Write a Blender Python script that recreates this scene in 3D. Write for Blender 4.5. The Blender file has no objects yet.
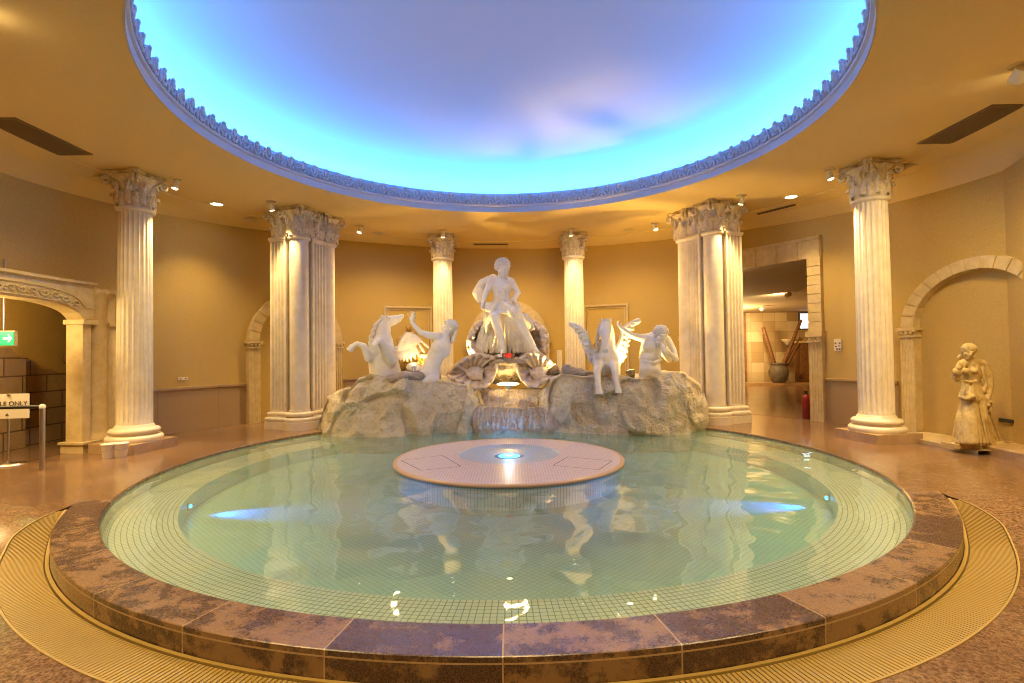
import bpy, math, random
from mathutils import Vector, Matrix, noise
random.seed(7)
sc = bpy.context.scene
COL = sc.collection
PI = math.pi
sin, cos = math.sin, math.cos

# ------------------------------------------------------------------ camera
F, PITCH, ROLL = 522.8, .0224, -.0132
CX, CY, CZ = .063, -7.19, 1.423
HC = 4.327
cam = bpy.data.cameras.new('camera'); camo = bpy.data.objects.new('camera', cam); COL.objects.link(camo)
cam.sensor_width = 36; cam.lens = F / 1024 * 36; cam.clip_start = .05; cam.clip_end = 200
def ray(u, v):
    x = (u - 512) / F; z = -(v - 341.5) / F
    c, s = cos(ROLL), sin(ROLL); x, z = c * x - s * z, s * x + c * z
    c, s = cos(PITCH), sin(PITCH)
    return Vector((x, c - s * z, s + c * z))
camo.location = (CX, CY, CZ)
fw = ray(512, 341.5); rt = (ray(612, 341.5) - fw).normalized(); up = (ray(512, 241.5) - fw).normalized(); fw.normalize()
camo.matrix_world = Matrix(((rt.x, up.x, -fw.x, CX), (rt.y, up.y, -fw.y, CY), (rt.z, up.z, -fw.z, CZ), (0, 0, 0, 1)))
sc.camera = camo
def at(u, v, y):                       # photo direction met with a real depth y
    d = ray(u, v); t = (y - CY) / d.y
    return Vector((CX + t * d.x, y, CZ + t * d.z))
def gr(u, v, z=0):
    d = ray(u, v); t = (z - CZ) / d.z
    return Vector((CX + t * d.x, CY + t * d.y, z))

# ------------------------------------------------------------------ materials
class NT:
    def __init__(s, name):
        s.m = bpy.data.materials.new(name); s.m.use_nodes = True
        s.t = s.m.node_tree; s.b = s.t.nodes['Principled BSDF']
        s.out = s.t.nodes['Material Output']
    def n(s, typ, **kw):
        nd = s.t.nodes.new(typ)
        for k, v in kw.items():
            if k.startswith('i_'):
                key = k[2:]; key = int(key) if key.isdigit() else key.replace('_', ' ')
                s.put(nd.inputs[key], v)
            else: setattr(nd, k, v)
        return nd
    def put(s, inp, v):
        if isinstance(v, bpy.types.NodeSocket): s.t.links.new(v, inp)
        else: inp.default_value = v
    def math(s, op, a, b=0.0, c=None):
        nd = s.t.nodes.new('ShaderNodeMath'); nd.operation = op
        s.put(nd.inputs[0], a); s.put(nd.inputs[1], b)
        if c is not None: s.put(nd.inputs[2], c)
        return nd.outputs[0]
    def mix(s, f, a, b):
        nd = s.t.nodes.new('ShaderNodeMix'); nd.data_type = 'RGBA'
        s.put(nd.inputs[0], f)
        for i, c in ((6, a), (7, b)):
            s.put(nd.inputs[i], c if isinstance(c, bpy.types.NodeSocket) else (*c, 1))
        return nd.outputs[2]
    def coord(s, kind='Object'):
        return s.n('ShaderNodeTexCoord').outputs[kind]
    def noise(s, scale, detail=4, rough=.6, vec=None):
        nd = s.n('ShaderNodeTexNoise'); nd.inputs['Scale'].default_value = scale
        nd.inputs['Detail'].default_value = detail; nd.inputs['Roughness'].default_value = rough
        s.put(nd.inputs['Vector'], vec if vec is not None else s.coord())
        return nd.outputs[0]
    def ramp(s, f, a, b):
        nd = s.n('ShaderNodeMapRange'); s.put(nd.inputs[0], f)
        nd.inputs[1].default_value = a; nd.inputs[2].default_value = b
        return nd.outputs[0]
    def bump(s, h, strength=.3, dist=.01):
        nd = s.n('ShaderNodeBump'); nd.inputs['Strength'].default_value = strength
        nd.inputs['Distance'].default_value = dist; s.put(nd.inputs['Height'], h)
        s.put(s.b.inputs['Normal'], nd.outputs[0]); return nd.outputs[0]
    def col(s, c): s.put(s.b.inputs['Base Color'], c if isinstance(c, bpy.types.NodeSocket) else (*c, 1))
    def set(s, **kw):
        for k, v in kw.items(): s.put(s.b.inputs[k.replace('_', ' ')], v)
        return s
def stone(name, c1, c2, scale=6, rough=.6, bump=.25, bs=40, spec=.4, bd=.01):
    k = NT(name); n1 = k.noise(scale); k.col(k.mix(k.ramp(n1, .35, .65), c1, c2))
    k.set(Roughness=rough, Specular_IOR_Level=spec)
    if bump: k.bump(k.noise(bs, 3), bump, bd)
    return k.m
def plain(name, c, rough=.5, metal=0, em=None, es=0):
    k = NT(name); k.col(c); k.set(Roughness=rough, Metallic=metal)
    if em: k.put(k.b.inputs['Emission Color'], (*em, 1)); k.set(Emission_Strength=es)
    return k.m
M = {}
M['column'] = stone('column_stone', (.70, .60, .42), (.80, .70, .52), 5, .45, .12, 60)
M['capital'] = stone('capital_stone', (.56, .45, .28), (.76, .65, .45), 18, .6, .3, 60)
M['marble'] = stone('statue_marble', (.78, .74, .68), (.70, .65, .58), 7, .5, .25, 50)
M['hair'] = stone('carved_hair', (.72, .68, .61), (.58, .54, .47), 30, .6, .5, 45, bd=.02)
M['drape'] = stone('carved_drapery', (.76, .71, .62), (.64, .58, .48), 9, .55, .3, 40)
M['shell'] = stone('weathered_shell_stone', (.66, .55, .44), (.48, .37, .29), 9, .55, .35, 40)
M['trim'] = stone('trim_stone', (.54, .41, .19), (.64, .50, .26), 8, .55, .2, 60)
M['figure'] = stone('ochre_statue', (.58, .43, .18), (.44, .31, .12), 12, .55, .4, 50)
M['gold'] = stone('bronze_relief', (.34, .20, .06), (.55, .36, .12), 14, .4, .4, 40)
M['plinth'] = stone('plinth_marble', (.40, .26, .13), (.50, .34, .18), 6, .25, .05, 60)
M['metal'] = plain('brushed_steel', (.55, .5, .42), .28, 1)
M['dark'] = plain('dark_metal', (.03, .025, .02), .5)
M['white'] = plain('white_enamel', (.8, .77, .7), .4)
M['paper'] = plain('cream_board', (.78, .70, .55), .5)
M['ink'] = plain('dark_ink', (.06, .04, .03), .6)
M['plastic'] = plain('white_plastic', (.82, .78, .68), .35)
M['red'] = plain('dark_red_paint', (.20, .012, .012), .35)
M['lens'] = plain('lamp_lens', (1, .9, .7), .3, 0, (1, .78, .42), 30)
M['lens_off'] = plain('unlit_lens', (.50, .40, .24), .4)
M['floodlens'] = plain('flood_lens', (1, .9, .6), .3, 0, (1, .72, .25), 15)
M['cove'] = plain('blue_led_strip', (.1, .3, .8), .4, 0, (.06, .34, 1.0), 86)
M['bluelamp'] = plain('blue_pool_lamp', (.2, .5, 1), .3, 0, (.02, .35, 1), 9)
M['led'] = plain('red_led_digits', (.5, .02, .01), .4, 0, (1, .012, .004), 1.6)
M['exitgreen'] = plain('exit_green', (.0, .4, .12), .4, 0, (.0, .62, .10), 1.3)
M['exitwhite'] = plain('exit_white', (.8, 1, .85), .4, 0, (.8, 1, .8), 1.6)
M['screen'] = plain('lit_screen', (.6, .8, .9), .3, 0, (.75, .9, 1), 1.6)
M['wood'] = stone('old_wood', (.12, .055, .02), (.24, .11, .04), 14, .6, .4, 30)
M['pot'] = stone('grey_clay', (.10, .085, .065), (.17, .145, .11), 12, .6, .3, 50)

def wallpaper():
    k = NT('ochre_wallpaper'); n1 = k.noise(55, 5, .7); n2 = k.noise(1.3, 2)
    c = k.mix(k.ramp(n1, .35, .68), (.46, .31, .085), (.57, .40, .12))
    k.col(c); k.set(Roughness=.75, Specular_IOR_Level=.2); k.bump(n1, .3, .01); return k.m
M['wall'] = wallpaper()
def ceilm():
    k = NT('ceiling_plaster'); n1 = k.noise(30, 4)
    k.col(k.mix(k.ramp(n1, .3, .7), (.72, .54, .24), (.75, .57, .26))); k.set(Roughness=.8, Specular_IOR_Level=.15); k.bump(n1, .1, .005); return k.m
M['ceiling'] = ceilm()
k = NT('dome_plaster'); k.col((.56, .55, .60)); k.set(Roughness=.8, Specular_IOR_Level=.1); M['dome'] = k.m
def granite(name, a, b, c, rough, big=2.5, coat=.0):
    k = NT(name); co = k.coord()
    n1 = k.noise(48, 6, .85, co); n2 = k.noise(big, 6, .75, co)
    n3 = k.noise(13, 5, .8, co); base = k.mix(k.ramp(k.math('ADD', k.math('MULTIPLY', n2, .45), k.math('MULTIPLY', n3, .55)), .40, .60), a, b)
    k.col(k.mix(k.ramp(n1, .42, .60), base, c))
    k.set(Roughness=k.math('ADD', k.math('MULTIPLY', n2, .15), rough), Specular_IOR_Level=.6)
    k.bump(n1, .05, .003); return k
M['deck'] = granite('polished_granite', (.22, .12, .06), (.40, .25, .13), (.09, .04, .02), .09, 1.2).m
M['deck_low'] = granite('unpolished_granite', (.12, .06, .04), (.19, .105, .07), (.045, .02, .016), .30, 1.2).m
def uvgrid(k, uv, pu, pv, lw):            # returns 1 on joint lines; pu/pv pitch, lw line width as fraction
    sep = k.n('ShaderNodeSeparateXYZ', i_0=uv)
    out = []
    for s, p in ((sep.outputs[0], pu), (sep.outputs[1], pv)):
        f = k.math('FRACT', k.math('DIVIDE', s, p))
        out.append(k.math('LESS_THAN', f, lw))
    return k.math('MAXIMUM', out[0], out[1])
def mosaic(name, tile, tile2, grout, pu, pv, lw, rough=.3, rot=0):
    k = NT(name); uv = k.coord('UV')
    if rot: uv = k.n('ShaderNodeMapping', i_Vector=uv, i_Rotation=(0, 0, rot)).outputs[0]
    g = uvgrid(k, uv, pu, pv, lw)
    snap = k.n('ShaderNodeVectorMath', operation='SNAP', i_0=uv, i_1=(pu, pv, 1))
    wn = k.n('ShaderNodeTexWhiteNoise', i_Vector=snap.outputs[0])
    t = k.mix(wn.outputs[0], tile, tile2)
    k.col(k.mix(g, t, grout)); k.set(Roughness=rough); return k.m
M['ledge'] = mosaic('ledge_mosaic', (.95, .92, .78), (.88, .88, .74), (.12, .14, .10), .044, .044, .16)
M['poolfloor'] = mosaic('pool_mosaic', (.52, .82, .70), (.46, .76, .66), (.24, .50, .40), .046, .046, .15, rot=.785)
M['disctile'] = mosaic('disc_mosaic', (.62, .50, .52), (.50, .40, .46), (.76, .66, .64), .035, .035, .2)
M['disctile2'] = mosaic('basin_mosaic', (.36, .44, .50), (.30, .38, .46), (.44, .50, .54), .035, .035, .2)
M['discside'] = mosaic('side_mosaic', (.60, .72, .60), (.5, .66, .56), (.2, .32, .26), .04, .3, .2)
M['rimstone'] = plain('rim_stone', (.60, .38, .20), .3)
M['joint'] = plain('dark_joint', (.12, .07, .08), .6)

def copingm():
    # uv: u = tile number along the ring, v = metres across the coping
    k = NT('coping_granite'); uv = k.coord('UV'); sep = k.n('ShaderNodeSeparateXYZ', i_0=uv)
    u, v = sep.outputs[0], sep.outputs[1]
    fl = k.math('FLOOR', u); wn = k.n('ShaderNodeTexWhiteNoise', noise_dimensions='1D', i_W=fl).outputs[0]
    co = k.coord(); n1 = k.noise(130, 3, .75, co); n2 = k.noise(5, 6, .75, co)
    a = k.mix(k.ramp(k.math('ADD', n2, k.math('MULTIPLY', k.math('SUBTRACT', wn, .5), .16)), .47, .56), (.060, .028, .022), (.30, .175, .085))
    c = k.mix(k.math('MULTIPLY', k.ramp(n1, .45, .7), .8), a, (.15, .08, .055))
    fr = k.math('FRACT', u); j1 = k.math('LESS_THAN', k.math('ABSOLUTE', k.math('SUBTRACT', fr, .5)), .4955)
    joint = k.math('SUBTRACT', 1.0, j1)
    j2 = k.math('LESS_THAN', k.math('ABSOLUTE', k.math('SUBTRACT', v, .352)), .0035)
    jj = k.math('MAXIMUM', joint, j2)
    k.col(k.mix(jj, c, (.52, .36, .20)))
    k.set(Roughness=k.math('ADD', .12, k.math('MULTIPLY', n1, .3)), Specular_IOR_Level=.7)
    k.bump(n1, .22, .004); return k.m
M['coping'] = copingm()
def waterm(tint=(.88, .96, .90), rb=.11):
    k = NT('pool_water'); co = k.coord()
    n1 = k.noise(1.8, 1, .4, co); n2 = k.noise(6, 1, .4, co)
    h = k.math('ADD', n1, k.math('MULTIPLY', n2, .10))
    bm = k.n('ShaderNodeBump', i_Strength=rb, i_Distance=.25, i_Height=h)
    fr = k.n('ShaderNodeFresnel', i_IOR=1.55, i_Normal=bm.outputs[0])
    tr = k.n('ShaderNodeBsdfTransparent', i_Color=(*tint, 1))
    gl = k.n('ShaderNodeBsdfAnisotropic', i_Color=(1, 1, 1, 1), i_Roughness=.03, i_Normal=bm.outputs[0])
    mx = k.n('ShaderNodeMixShader'); k.put(mx.inputs[0], fr.outputs[0]); k.put(mx.inputs[1], tr.outputs[0]); k.put(mx.inputs[2], gl.outputs[0])
    df = k.n('ShaderNodeBsdfDiffuse', i_Color=(.52, .82, .68, 1)); m2 = k.n('ShaderNodeMixShader'); k.put(m2.inputs[0], .27); k.put(m2.inputs[1], tr.outputs[0]); k.put(m2.inputs[2], df.outputs[0]); k.put(mx.inputs[1], m2.outputs[0])
    k.put(k.out.inputs[0], mx.outputs[0]); return k.m
M['water'] = waterm()
k = NT('falling_water'); tr = k.n('ShaderNodeBsdfTransparent'); df = k.n('ShaderNodeBsdfPrincipled', i_Base_Color=(.85, .88, .92, 1), i_Roughness=.2)
stv = k.n('ShaderNodeMapping', i_Vector=k.coord(), i_Scale=(14, 14, 2)); nn = k.ramp(k.noise(2.0, 4, .7, stv.outputs[0]), .45, .75)
mx = k.n('ShaderNodeMixShader'); k.put(mx.inputs[0], k.math('MULTIPLY', nn, .6)); k.put(mx.inputs[1], tr.outputs[0]); k.put(mx.inputs[2], df.outputs[0]); k.put(k.out.inputs[0], mx.outputs[0]); M['fall'] = k.m
def rockm(name, a, b, c):
    k = NT(name); co = k.coord(); n1 = k.noise(2.2, 6, .65, co); n2 = k.noise(14, 5, .7, co)
    v = k.n('ShaderNodeTexVoronoi', i_Vector=co, i_Scale=3.2, feature='DISTANCE_TO_EDGE')
    c1 = k.mix(k.ramp(n1, .35, .65), a, b); c2 = k.mix(k.ramp(n2, .52, .85), c1, c)
    k.col(c2); k.set(Roughness=.75, Specular_IOR_Level=.3)
    k.bump(k.math('ADD', n2, k.math('MULTIPLY', n1, 1.5)), 1.0, .10); return k.m
M['rock'] = rockm('fountain_rock', (.70, .56, .34), (.80, .69, .49), (.48, .31, .14))
M['rock2'] = rockm('cascade_rock', (.36, .24, .17), (.58, .46, .34), (.62, .56, .52))
M['rock3'] = rockm('grey_ledge_rock', (.42, .34, .27), (.54, .44, .35), (.34, .24, .16))
def brickm():
    k = NT('rough_stone_blocks')
    mp = k.n('ShaderNodeMapping', i_Vector=k.coord('UV'))
    br = k.n('ShaderNodeTexBrick', i_Vector=mp.outputs[0]); k.put(br.inputs['Color1'], (.50, .34, .15, 1)); k.put(br.inputs['Color2'], (.38, .25, .11, 1)); k.put(br.inputs['Mortar'], (.12, .07, .03, 1))
    k.put(br.inputs['Scale'], 1.0); k.put(br.inputs['Mortar Size'], .012); k.put(br.inputs['Brick Width'], .62); k.put(br.inputs['Row Height'], .29)
    n = k.noise(9, 5, .7); k.col(k.mix(k.math('MULTIPLY', n, .5), br.outputs[0], (.2, .13, .06))); k.set(Roughness=.8); k.bump(k.math('SUBTRACT', n, br.outputs[1]), .6, .03); return k.m
M['brick'] = brickm()
def sandm():
    k = NT('sandstone_patchwork'); uv = k.coord('UV')
    sn = k.n('ShaderNodeVectorMath', operation='SNAP', i_0=uv, i_1=(.52, .44, 1)); w = k.n('ShaderNodeTexWhiteNoise', i_Vector=sn.outputs[0]).outputs[0]
    g = uvgrid(k, uv, .52, .44, .02); n = k.noise(4, 4)
    c = k.mix(w, (.42, .27, .11), (.74, .60, .36)); c = k.mix(k.math('MULTIPLY', n, .4), c, (.45, .33, .18))
    k.col(k.mix(g, c, (.3, .2, .1))); k.set(Roughness=.7); return k.m
M['sand'] = sandm()
def wainm():
    k = NT('wainscot_tile'); uv = k.coord('UV'); g = uvgrid(k, uv, 1.2, .35, .008); n = k.noise(70, 4, .75)
    k.col(k.mix(g, k.mix(k.ramp(n, .38, .66), (.28, .17, .06), (.46, .31, .13)), (.22, .14, .055))); k.set(Roughness=.5); return k.m
M['wains'] = wainm()
M['farfloor'] = granite('far_room_granite', (.22, .13, .07), (.30, .18, .10), (.12, .07, .04), .08, 1.0).m
M['farceil'] = plain('far_room_ceiling', (.42, .34, .24), .8)
M['ventm'] = plain('vent_grey', (.20, .13, .07), .6)
M['grate'] = plain('grate_bronze', (.48, .33, .10), .38, .15)
M['gratedark'] = plain('drain_channel', (.20, .13, .045), .7)

# ------------------------------------------------------------------ mesh builder
class MB:
    def __init__(s): s.v = []; s.f = []; s.uv = {}; s.sm = []
    def add(s, vs, fs, uvs=None, smooth=True):
        o = len(s.v); s.v += [Vector(p) for p in vs]
        for i, f in enumerate(fs):
            if uvs: s.uv[len(s.f)] = uvs[i]
            s.f.append(tuple(o + a for a in f)); s.sm.append(smooth)
        return s
    def box(s, c, size, mat=None, taper=1.0):
        c = Vector(c); hx, hy, hz = (a / 2 for a in size); vs = []
        for dz in (-1, 1):
            t = taper if dz > 0 else 1
            for dx, dy in ((-1, -1), (1, -1), (1, 1), (-1, 1)):
                p = Vector((dx * hx * t, dy * hy * t, dz * hz))
                vs.append(c + (mat @ p if mat else p))
        return s.add(vs, [(3, 2, 1, 0), (4, 5, 6, 7), (0, 1, 5, 4), (1, 2, 6, 5), (2, 3, 7, 6), (3, 0, 4, 7)], smooth=False)
    def grid(s, rows, closed_u=False, closed_v=False, uvf=None, smooth=True, flip=False):
        nv = len(rows); nu = len(rows[0]); vs = [p for r in rows for p in r]; fs = []; uvs = []
        for j in range(nv if closed_v else nv - 1):
            for i in range(nu if closed_u else nu - 1):
                a = j * nu + i; b = j * nu + (i + 1) % nu; c = ((j + 1) % nv) * nu + (i + 1) % nu; d = ((j + 1) % nv) * nu + i
                fs.append((d, c, b, a) if flip else (a, b, c, d))
                if uvf:
                    q = [uvf(i, j), uvf(i + 1, j), uvf(i + 1, j + 1), uvf(i, j + 1)]
                    uvs.append(q[::-1] if flip else q)
        return s.add(vs, fs, uvs if uvf else None, smooth)
    def lathe(s, prof, c=(0, 0, 0), n=32, rf=None, caps=True, smooth=True):
        c = Vector(c); rows = []
        for r, z in prof:
            rows.append([c + Vector((r * (rf(2 * PI * i / n, r, z) if rf else 1) * cos(2 * PI * i / n), r * (rf(2 * PI * i / n, r, z) if rf else 1) * sin(2 * PI * i / n), z)) for i in range(n)])
        s.grid(rows, closed_u=True, smooth=smooth)
        if caps:
            o = len(s.v)
            s.v += rows[0][::-1]; s.f.append(tuple(range(o, o + n))); s.sm.append(False)
            o = len(s.v)
            s.v += rows[-1]; s.f.append(tuple(range(o, o + n))); s.sm.append(False)
        return s
    def prism(s, pts, z0, z1, smooth=False):
        n = len(pts); vs = [(x, y, z0) for x, y in pts] + [(x, y, z1) for x, y in pts]
        fs = [tuple(range(n))[::-1], tuple(range(n, 2 * n))] + [(i, (i + 1) % n, n + (i + 1) % n, n + i) for i in range(n)]
        return s.add(vs, fs, smooth=smooth)
    def ell(s, c, r, mat=None, n=12, m=8):
        c = Vector(c); r = (r, r, r) if not hasattr(r, '__len__') else r; rows = []
        for j in range(m + 1):
            t = PI * (j / m) ; t = min(max(t, .02), PI - .02)
            row = []
            for i in range(n):
                a = 2 * PI * i / n; p = Vector((r[0] * sin(t) * cos(a), r[1] * sin(t) * sin(a), -r[2] * cos(t)))
                row.append(c + (mat @ p if mat else p))
            rows.append(row)
        s.grid(rows, closed_u=True)
        o = len(s.v); s.v += rows[0][::-1]; s.f.append(tuple(range(o, o + n))); s.sm.append(True)
        o = len(s.v); s.v += rows[-1]; s.f.append(tuple(range(o, o + n))); s.sm.append(True)
        return s
    def tube(s, pts, rad, n=10, caps=True, flat=None, smooth=True):
        pts = [Vector(p) for p in pts]
        if not hasattr(rad, '__len__'): rad = [rad] * len(pts)
        rows = []; ref = None
        for i, p in enumerate(pts):
            d = (pts[min(i + 1, len(pts) - 1)] - pts[max(i - 1, 0)]).normalized()
            if ref is None: ref = Vector((0, 0, 1)) if abs(d.z) < .9 else Vector((1, 0, 0))
            a = (ref - d * ref.dot(d)).normalized(); b = d.cross(a); ref = a
            rows.append([p + (a * cos(2 * PI * k / n) + b * sin(2 * PI * k / n)) * rad[i] for k in range(n)])
        s.grid(rows, closed_u=True, smooth=smooth, flip=False)
        if caps:
            o = len(s.v); s.v += rows[0][::-1]; s.f.append(tuple(range(o, o + n))); s.sm.append(False)
            o = len(s.v); s.v += rows[-1]; s.f.append(tuple(range(o, o + n))); s.sm.append(False)
        return s
    def limb(s, pts, rad, n=12):                       # capsule chain with round ends and joints
        pts = [Vector(p) for p in pts]
        if not hasattr(rad, '__len__'): rad = [rad] * len(pts)
        for i in range(len(pts) - 1):
            s.tube([pts[i], pts[i + 1]], [rad[i], rad[i + 1]], n)
        for p, r in zip(pts, rad): s.ell(p, r, n=n, m=8)
        return s
    def build(s, name, mat, parent=None, loc=None, fixn=True):
        me = bpy.data.meshes.new(name)
        L = Vector(loc) if loc is not None else (Vector(parent['_o']) if parent is not None and '_o' in parent else Vector((0, 0, 0)))
        me.from_pydata([p - L for p in s.v], [], s.f)
        if s.uv:
            uvl = me.uv_layers.new(name='UVMap')
            for i, p in enumerate(me.polygons):
                q = s.uv.get(i)
                if q:
                    for k, li in enumerate(p.loop_indices): uvl.data[li].uv = q[k]
        for p, q in zip(me.polygons, s.sm): p.use_smooth = q
        me.materials.append(M[mat] if isinstance(mat, str) else mat)
        me.update()
        o = bpy.data.objects.new(name, me); COL.objects.link(o)
        if parent is not None: o.parent = parent
        elif loc is not None: o.location = L
        if '_o' in (parent or {}): o['_o'] = list(parent['_o'])
        return o
def remesh(o, vox, smooth=2, disp=0, dsize=.1, fac=.5):
    m = o.modifiers.new('remesh', 'REMESH'); m.mode = 'VOXEL'; m.voxel_size = vox; m.use_smooth_shade = True
    if smooth:
        m = o.modifiers.new('smooth', 'SMOOTH'); m.factor = fac; m.iterations = smooth
    if disp:
        t = bpy.data.textures.new('carving', 'CLOUDS'); t.noise_scale = dsize; t.noise_depth = 3
        m = o.modifiers.new('displace', 'DISPLACE'); m.texture = t; m.strength = disp; m.texture_coords = 'LOCAL'
    return o
def tag(o, label=None, cat=None, group=None, kind=None):
    if label: o['label'] = label
    if cat: o['category'] = cat
    if group: o['group'] = group
    if kind: o['kind'] = kind
    return o
def empty(name, loc=(0, 0, 0), rz=0, world=False):
    o = bpy.data.objects.new(name, None); COL.objects.link(o); o.location = loc; o.rotation_euler = (0, 0, rz); o.empty_display_size = .1
    if world: o['_o'] = list(loc)          # children given in world coordinates
    return o
def copy_tree(o, parent=None):
    c = o.copy(); COL.objects.link(c); c.parent = parent
    for ch in list(o.children): copy_tree(ch, c)
    return c
def struct(mb, name, mat): return tag(mb.build(name, mat), kind='structure')
def RZ(a): return Matrix.Rotation(a, 3, 'Z')
def frame(z, x=None):                       # matrix whose local z points along z
    z = Vector(z).normalized(); x = Vector(x) if x is not None else (Vector((1, 0, 0)) if abs(z.x) < .8 else Vector((0, 1, 0)))
    x = (x - z * x.dot(z)).normalized(); y = z.cross(x)
    return Matrix(((x.x, y.x, z.x), (x.y, y.y, z.y), (x.z, y.z, z.z)))

# ------------------------------------------------------------------ room shell
RW = 6.9
def smooth01(t): t = min(max(t, 0), 1); return t * t * (3 - 2 * t)
def wp(th, z, d=0.0):                        # point on the round wall, d metres in front of it
    x = (RW - d) * cos(th); y = (RW - d) * sin(th)
    if y < -2.5: y = -2.5 + (y + 2.5) * 1.75
    return Vector((x, y, z))
def zwall(th):
    y = RW * sin(th); return 3.90 + .34 * smooth01((y + .5) / 7.4) - .07 * cos(th)
R = math.radians
DOOR = (R(28.5), R(50.5), 3.24)               # clear opening right
ARCHO = (R(173.5), R(199), 2.5)             # left arch opening (filled above by the lintel)
ND = 360
TH = [2 * PI * i / ND for i in range(ND + 1)]
def ths(a, b, extra=()):
    s = sorted(set([a, b] + [t for t in TH if a < t < b] + [e for e in extra if a < e < b])); return s
def wallpatch(name, a, b):
    mb = MB(); e = (DOOR[0], DOOR[1], ARCHO[0] - R(1.8), ARCHO[1]); T = ths(a, b, e)
    for t0, t1 in zip(T, T[1:]):
        tm = (t0 + t1) / 2; z0 = -.3
        if DOOR[0] < tm < DOOR[1]: z0 = DOOR[2]
        if ARCHO[0] - R(1.8) < tm < ARCHO[1]: z0 = ARCHO[2]
        mb.add([wp(t0, z0), wp(t1, z0), wp(t1, zwall(t1) + .03), wp(t0, zwall(t0) + .03)], [(3, 2, 1, 0)])
    return struct(mb, name, 'wall')
wallpatch('wall_right', R(-60), R(62)); wallpatch('wall_back', R(62), R(120)); wallpatch('wall_left', R(120), R(240)); wallpatch('wall_front', R(240), R(300))

# wainscot: tile band with a small ledge, interrupted by the openings
AR = [(R(4.6), 'r'), (R(90), 'b'), (R(135.6), 'l')]
def wain(name, a, b):
    mb = MB(); T = ths(a, b)
    prof = [(.015, -.2), (.015, .80), (.045, .81), (.045, .85), (.0, .86)]
    rows = [[wp(t, z, d) for t in T] for d, z in prof]
    mb.grid(rows, uvf=lambda i, j: (T[min(i, len(T) - 1)] * RW, prof[min(j, 4)][1]), smooth=False, flip=True)
    return struct(mb, name, 'wains')
for i, (a, b) in enumerate(((R(14.8), R(26.2)), (R(54), R(80)), (R(100), R(127)), (R(144.5), R(167)), (R(201), R(240)), (R(-60), R(-5.5)))):
    wain('baseboard_%s' % ('right', 'back_right', 'back_left', 'left', 'front_left', 'front_right')[i], a, b)

# ceiling: flat ring round the circular opening, bending down to the wall
HX, HY, HR = 0.0, -.48, 3.95
mb = MB(); n = 180; rows = []
def cr(r, z, i):
    t = 2 * PI * i / n; x = r * cos(t); y = r * sin(t)
    if y < -2.5: y = -2.5 + (y + 2.5) * 1.75
    return Vector((x, y, z))
rows.append([Vector((HX + HR * cos(2 * PI * i / n), HY + HR * sin(2 * PI * i / n), HC)) for i in range(n)])
rows.append([cr(6.3, HC, i) for i in range(n)])
rows.append([cr(6.32, HC - .02, i) for i in range(n)])
rows.append([cr(6.62, HC - .09, i) for i in range(n)])
rows.append([wp(2 * PI * i / n, zwall(2 * PI * i / n), -.02) for i in range(n)])
mb.grid(rows, closed_u=True, smooth=False)
struct(mb, 'ceiling', 'ceiling')
# dome above the opening
mb = MB(); rows = []
def hc(r, z, nn=180): return [Vector((HX + r * cos(2 * PI * i / nn), HY + r * sin(2 * PI * i / nn), z)) for i in range(nn)]
prof = [(HR - .02, HC + .60), (HR + .30, HC + .42), (HR + .55, HC + .42), (HR + .60, HC + .62)]
for kx in range(1, 15):
    a = kx / 14 * PI / 2; prof.append(((HR + .6) * cos(a) + .001, HC + .62 + .95 * sin(a)))
mb.grid([hc(r, z) for r, z in prof[1:]], closed_u=True)
struct(mb, 'ceiling', 'dome').name = 'ceiling_dome'
# fascia and crown of the opening
mb = MB(); prof = [(HR + .02, HC - .0), (HR, HC - .012), (HR, HC + .10), (HR - .03, HC + .11), (HR - .035, HC + .14), (HR + .01, HC + .15), (HR + .02, HC + .31), (HR + .08, HC + .32), (HR + .16, HC + .42), (HR + .32, HC + .42)]
mb.grid([hc(r, z) for r, z in prof], closed_u=True, smooth=False)
struct(mb, 'trim_1', 'dome')
crown = empty('dome_cornice', (HX, HY, HC), 0)
tag(crown, 'carved scroll and leaf cresting ringing the round blue-lit ceiling opening', 'cornice')
def crest():
    mb = MB()                                       # one palmette with two scrolls, 0.22 m wide, facing -x (towards the centre)
    for sx in (-1, 1):
        pts = [(-.03, sx * (.012 + .05 * math.sin(a * .5) + .0), .02 + .035 * a) for a in (0, .8, 1.6, 2.4)]
        mb.tube(pts, [.02, .018, .016, .010], 6)
        sp = [(-.035, sx * .062 + .028 * cos(a) * (1 - a / 9), .085 + .028 * sin(a) * (1 - a / 9)) for a in [q * .8 for q in range(8)]]
        mb.tube(sp, .010, 5)
    mb.ell((-.03, 0, .13), (.02, .03, .05), n=8, m=6); mb.ell((-.04, 0, .175), (.02, .036, .026), n=8, m=6)
    for sx in (-1, 1): mb.ell((-.025, sx * .05, .14), (.015, .02, .035), n=8, m=6)
    mb.ell((-.035, .105, .05), (.02, .022, .04), n=8, m=6)
    return mb
cm = crest(); proto = None; NCR = 108
big = MB()
for i in range(NCR):
    t = 2 * PI * i / NCR; rot = RZ(t)
    for_v = [rot @ (p * 1.12 + Vector((HR - .0, 0, .13))) + Vector((HX, HY, HC)) for p in cm.v]
    big.add(for_v, cm.f)
o = big.build('carved_cresting', 'dome'); o.location = (-HX, -HY, -HC); o.parent = crown
# hidden strip of blue LEDs in the cove
mb = MB(); rr = HR + .40
mb.grid([hc(rr - .03, HC + .425), hc(rr - .03, HC + .455), hc(rr + .03, HC + .455), hc(rr + .03, HC + .425)], closed_u=True)
tag(mb.build('led_strip', 'cove'), 'blue glowing light strip hidden behind the cresting of the ceiling opening', 'light strip')

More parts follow.
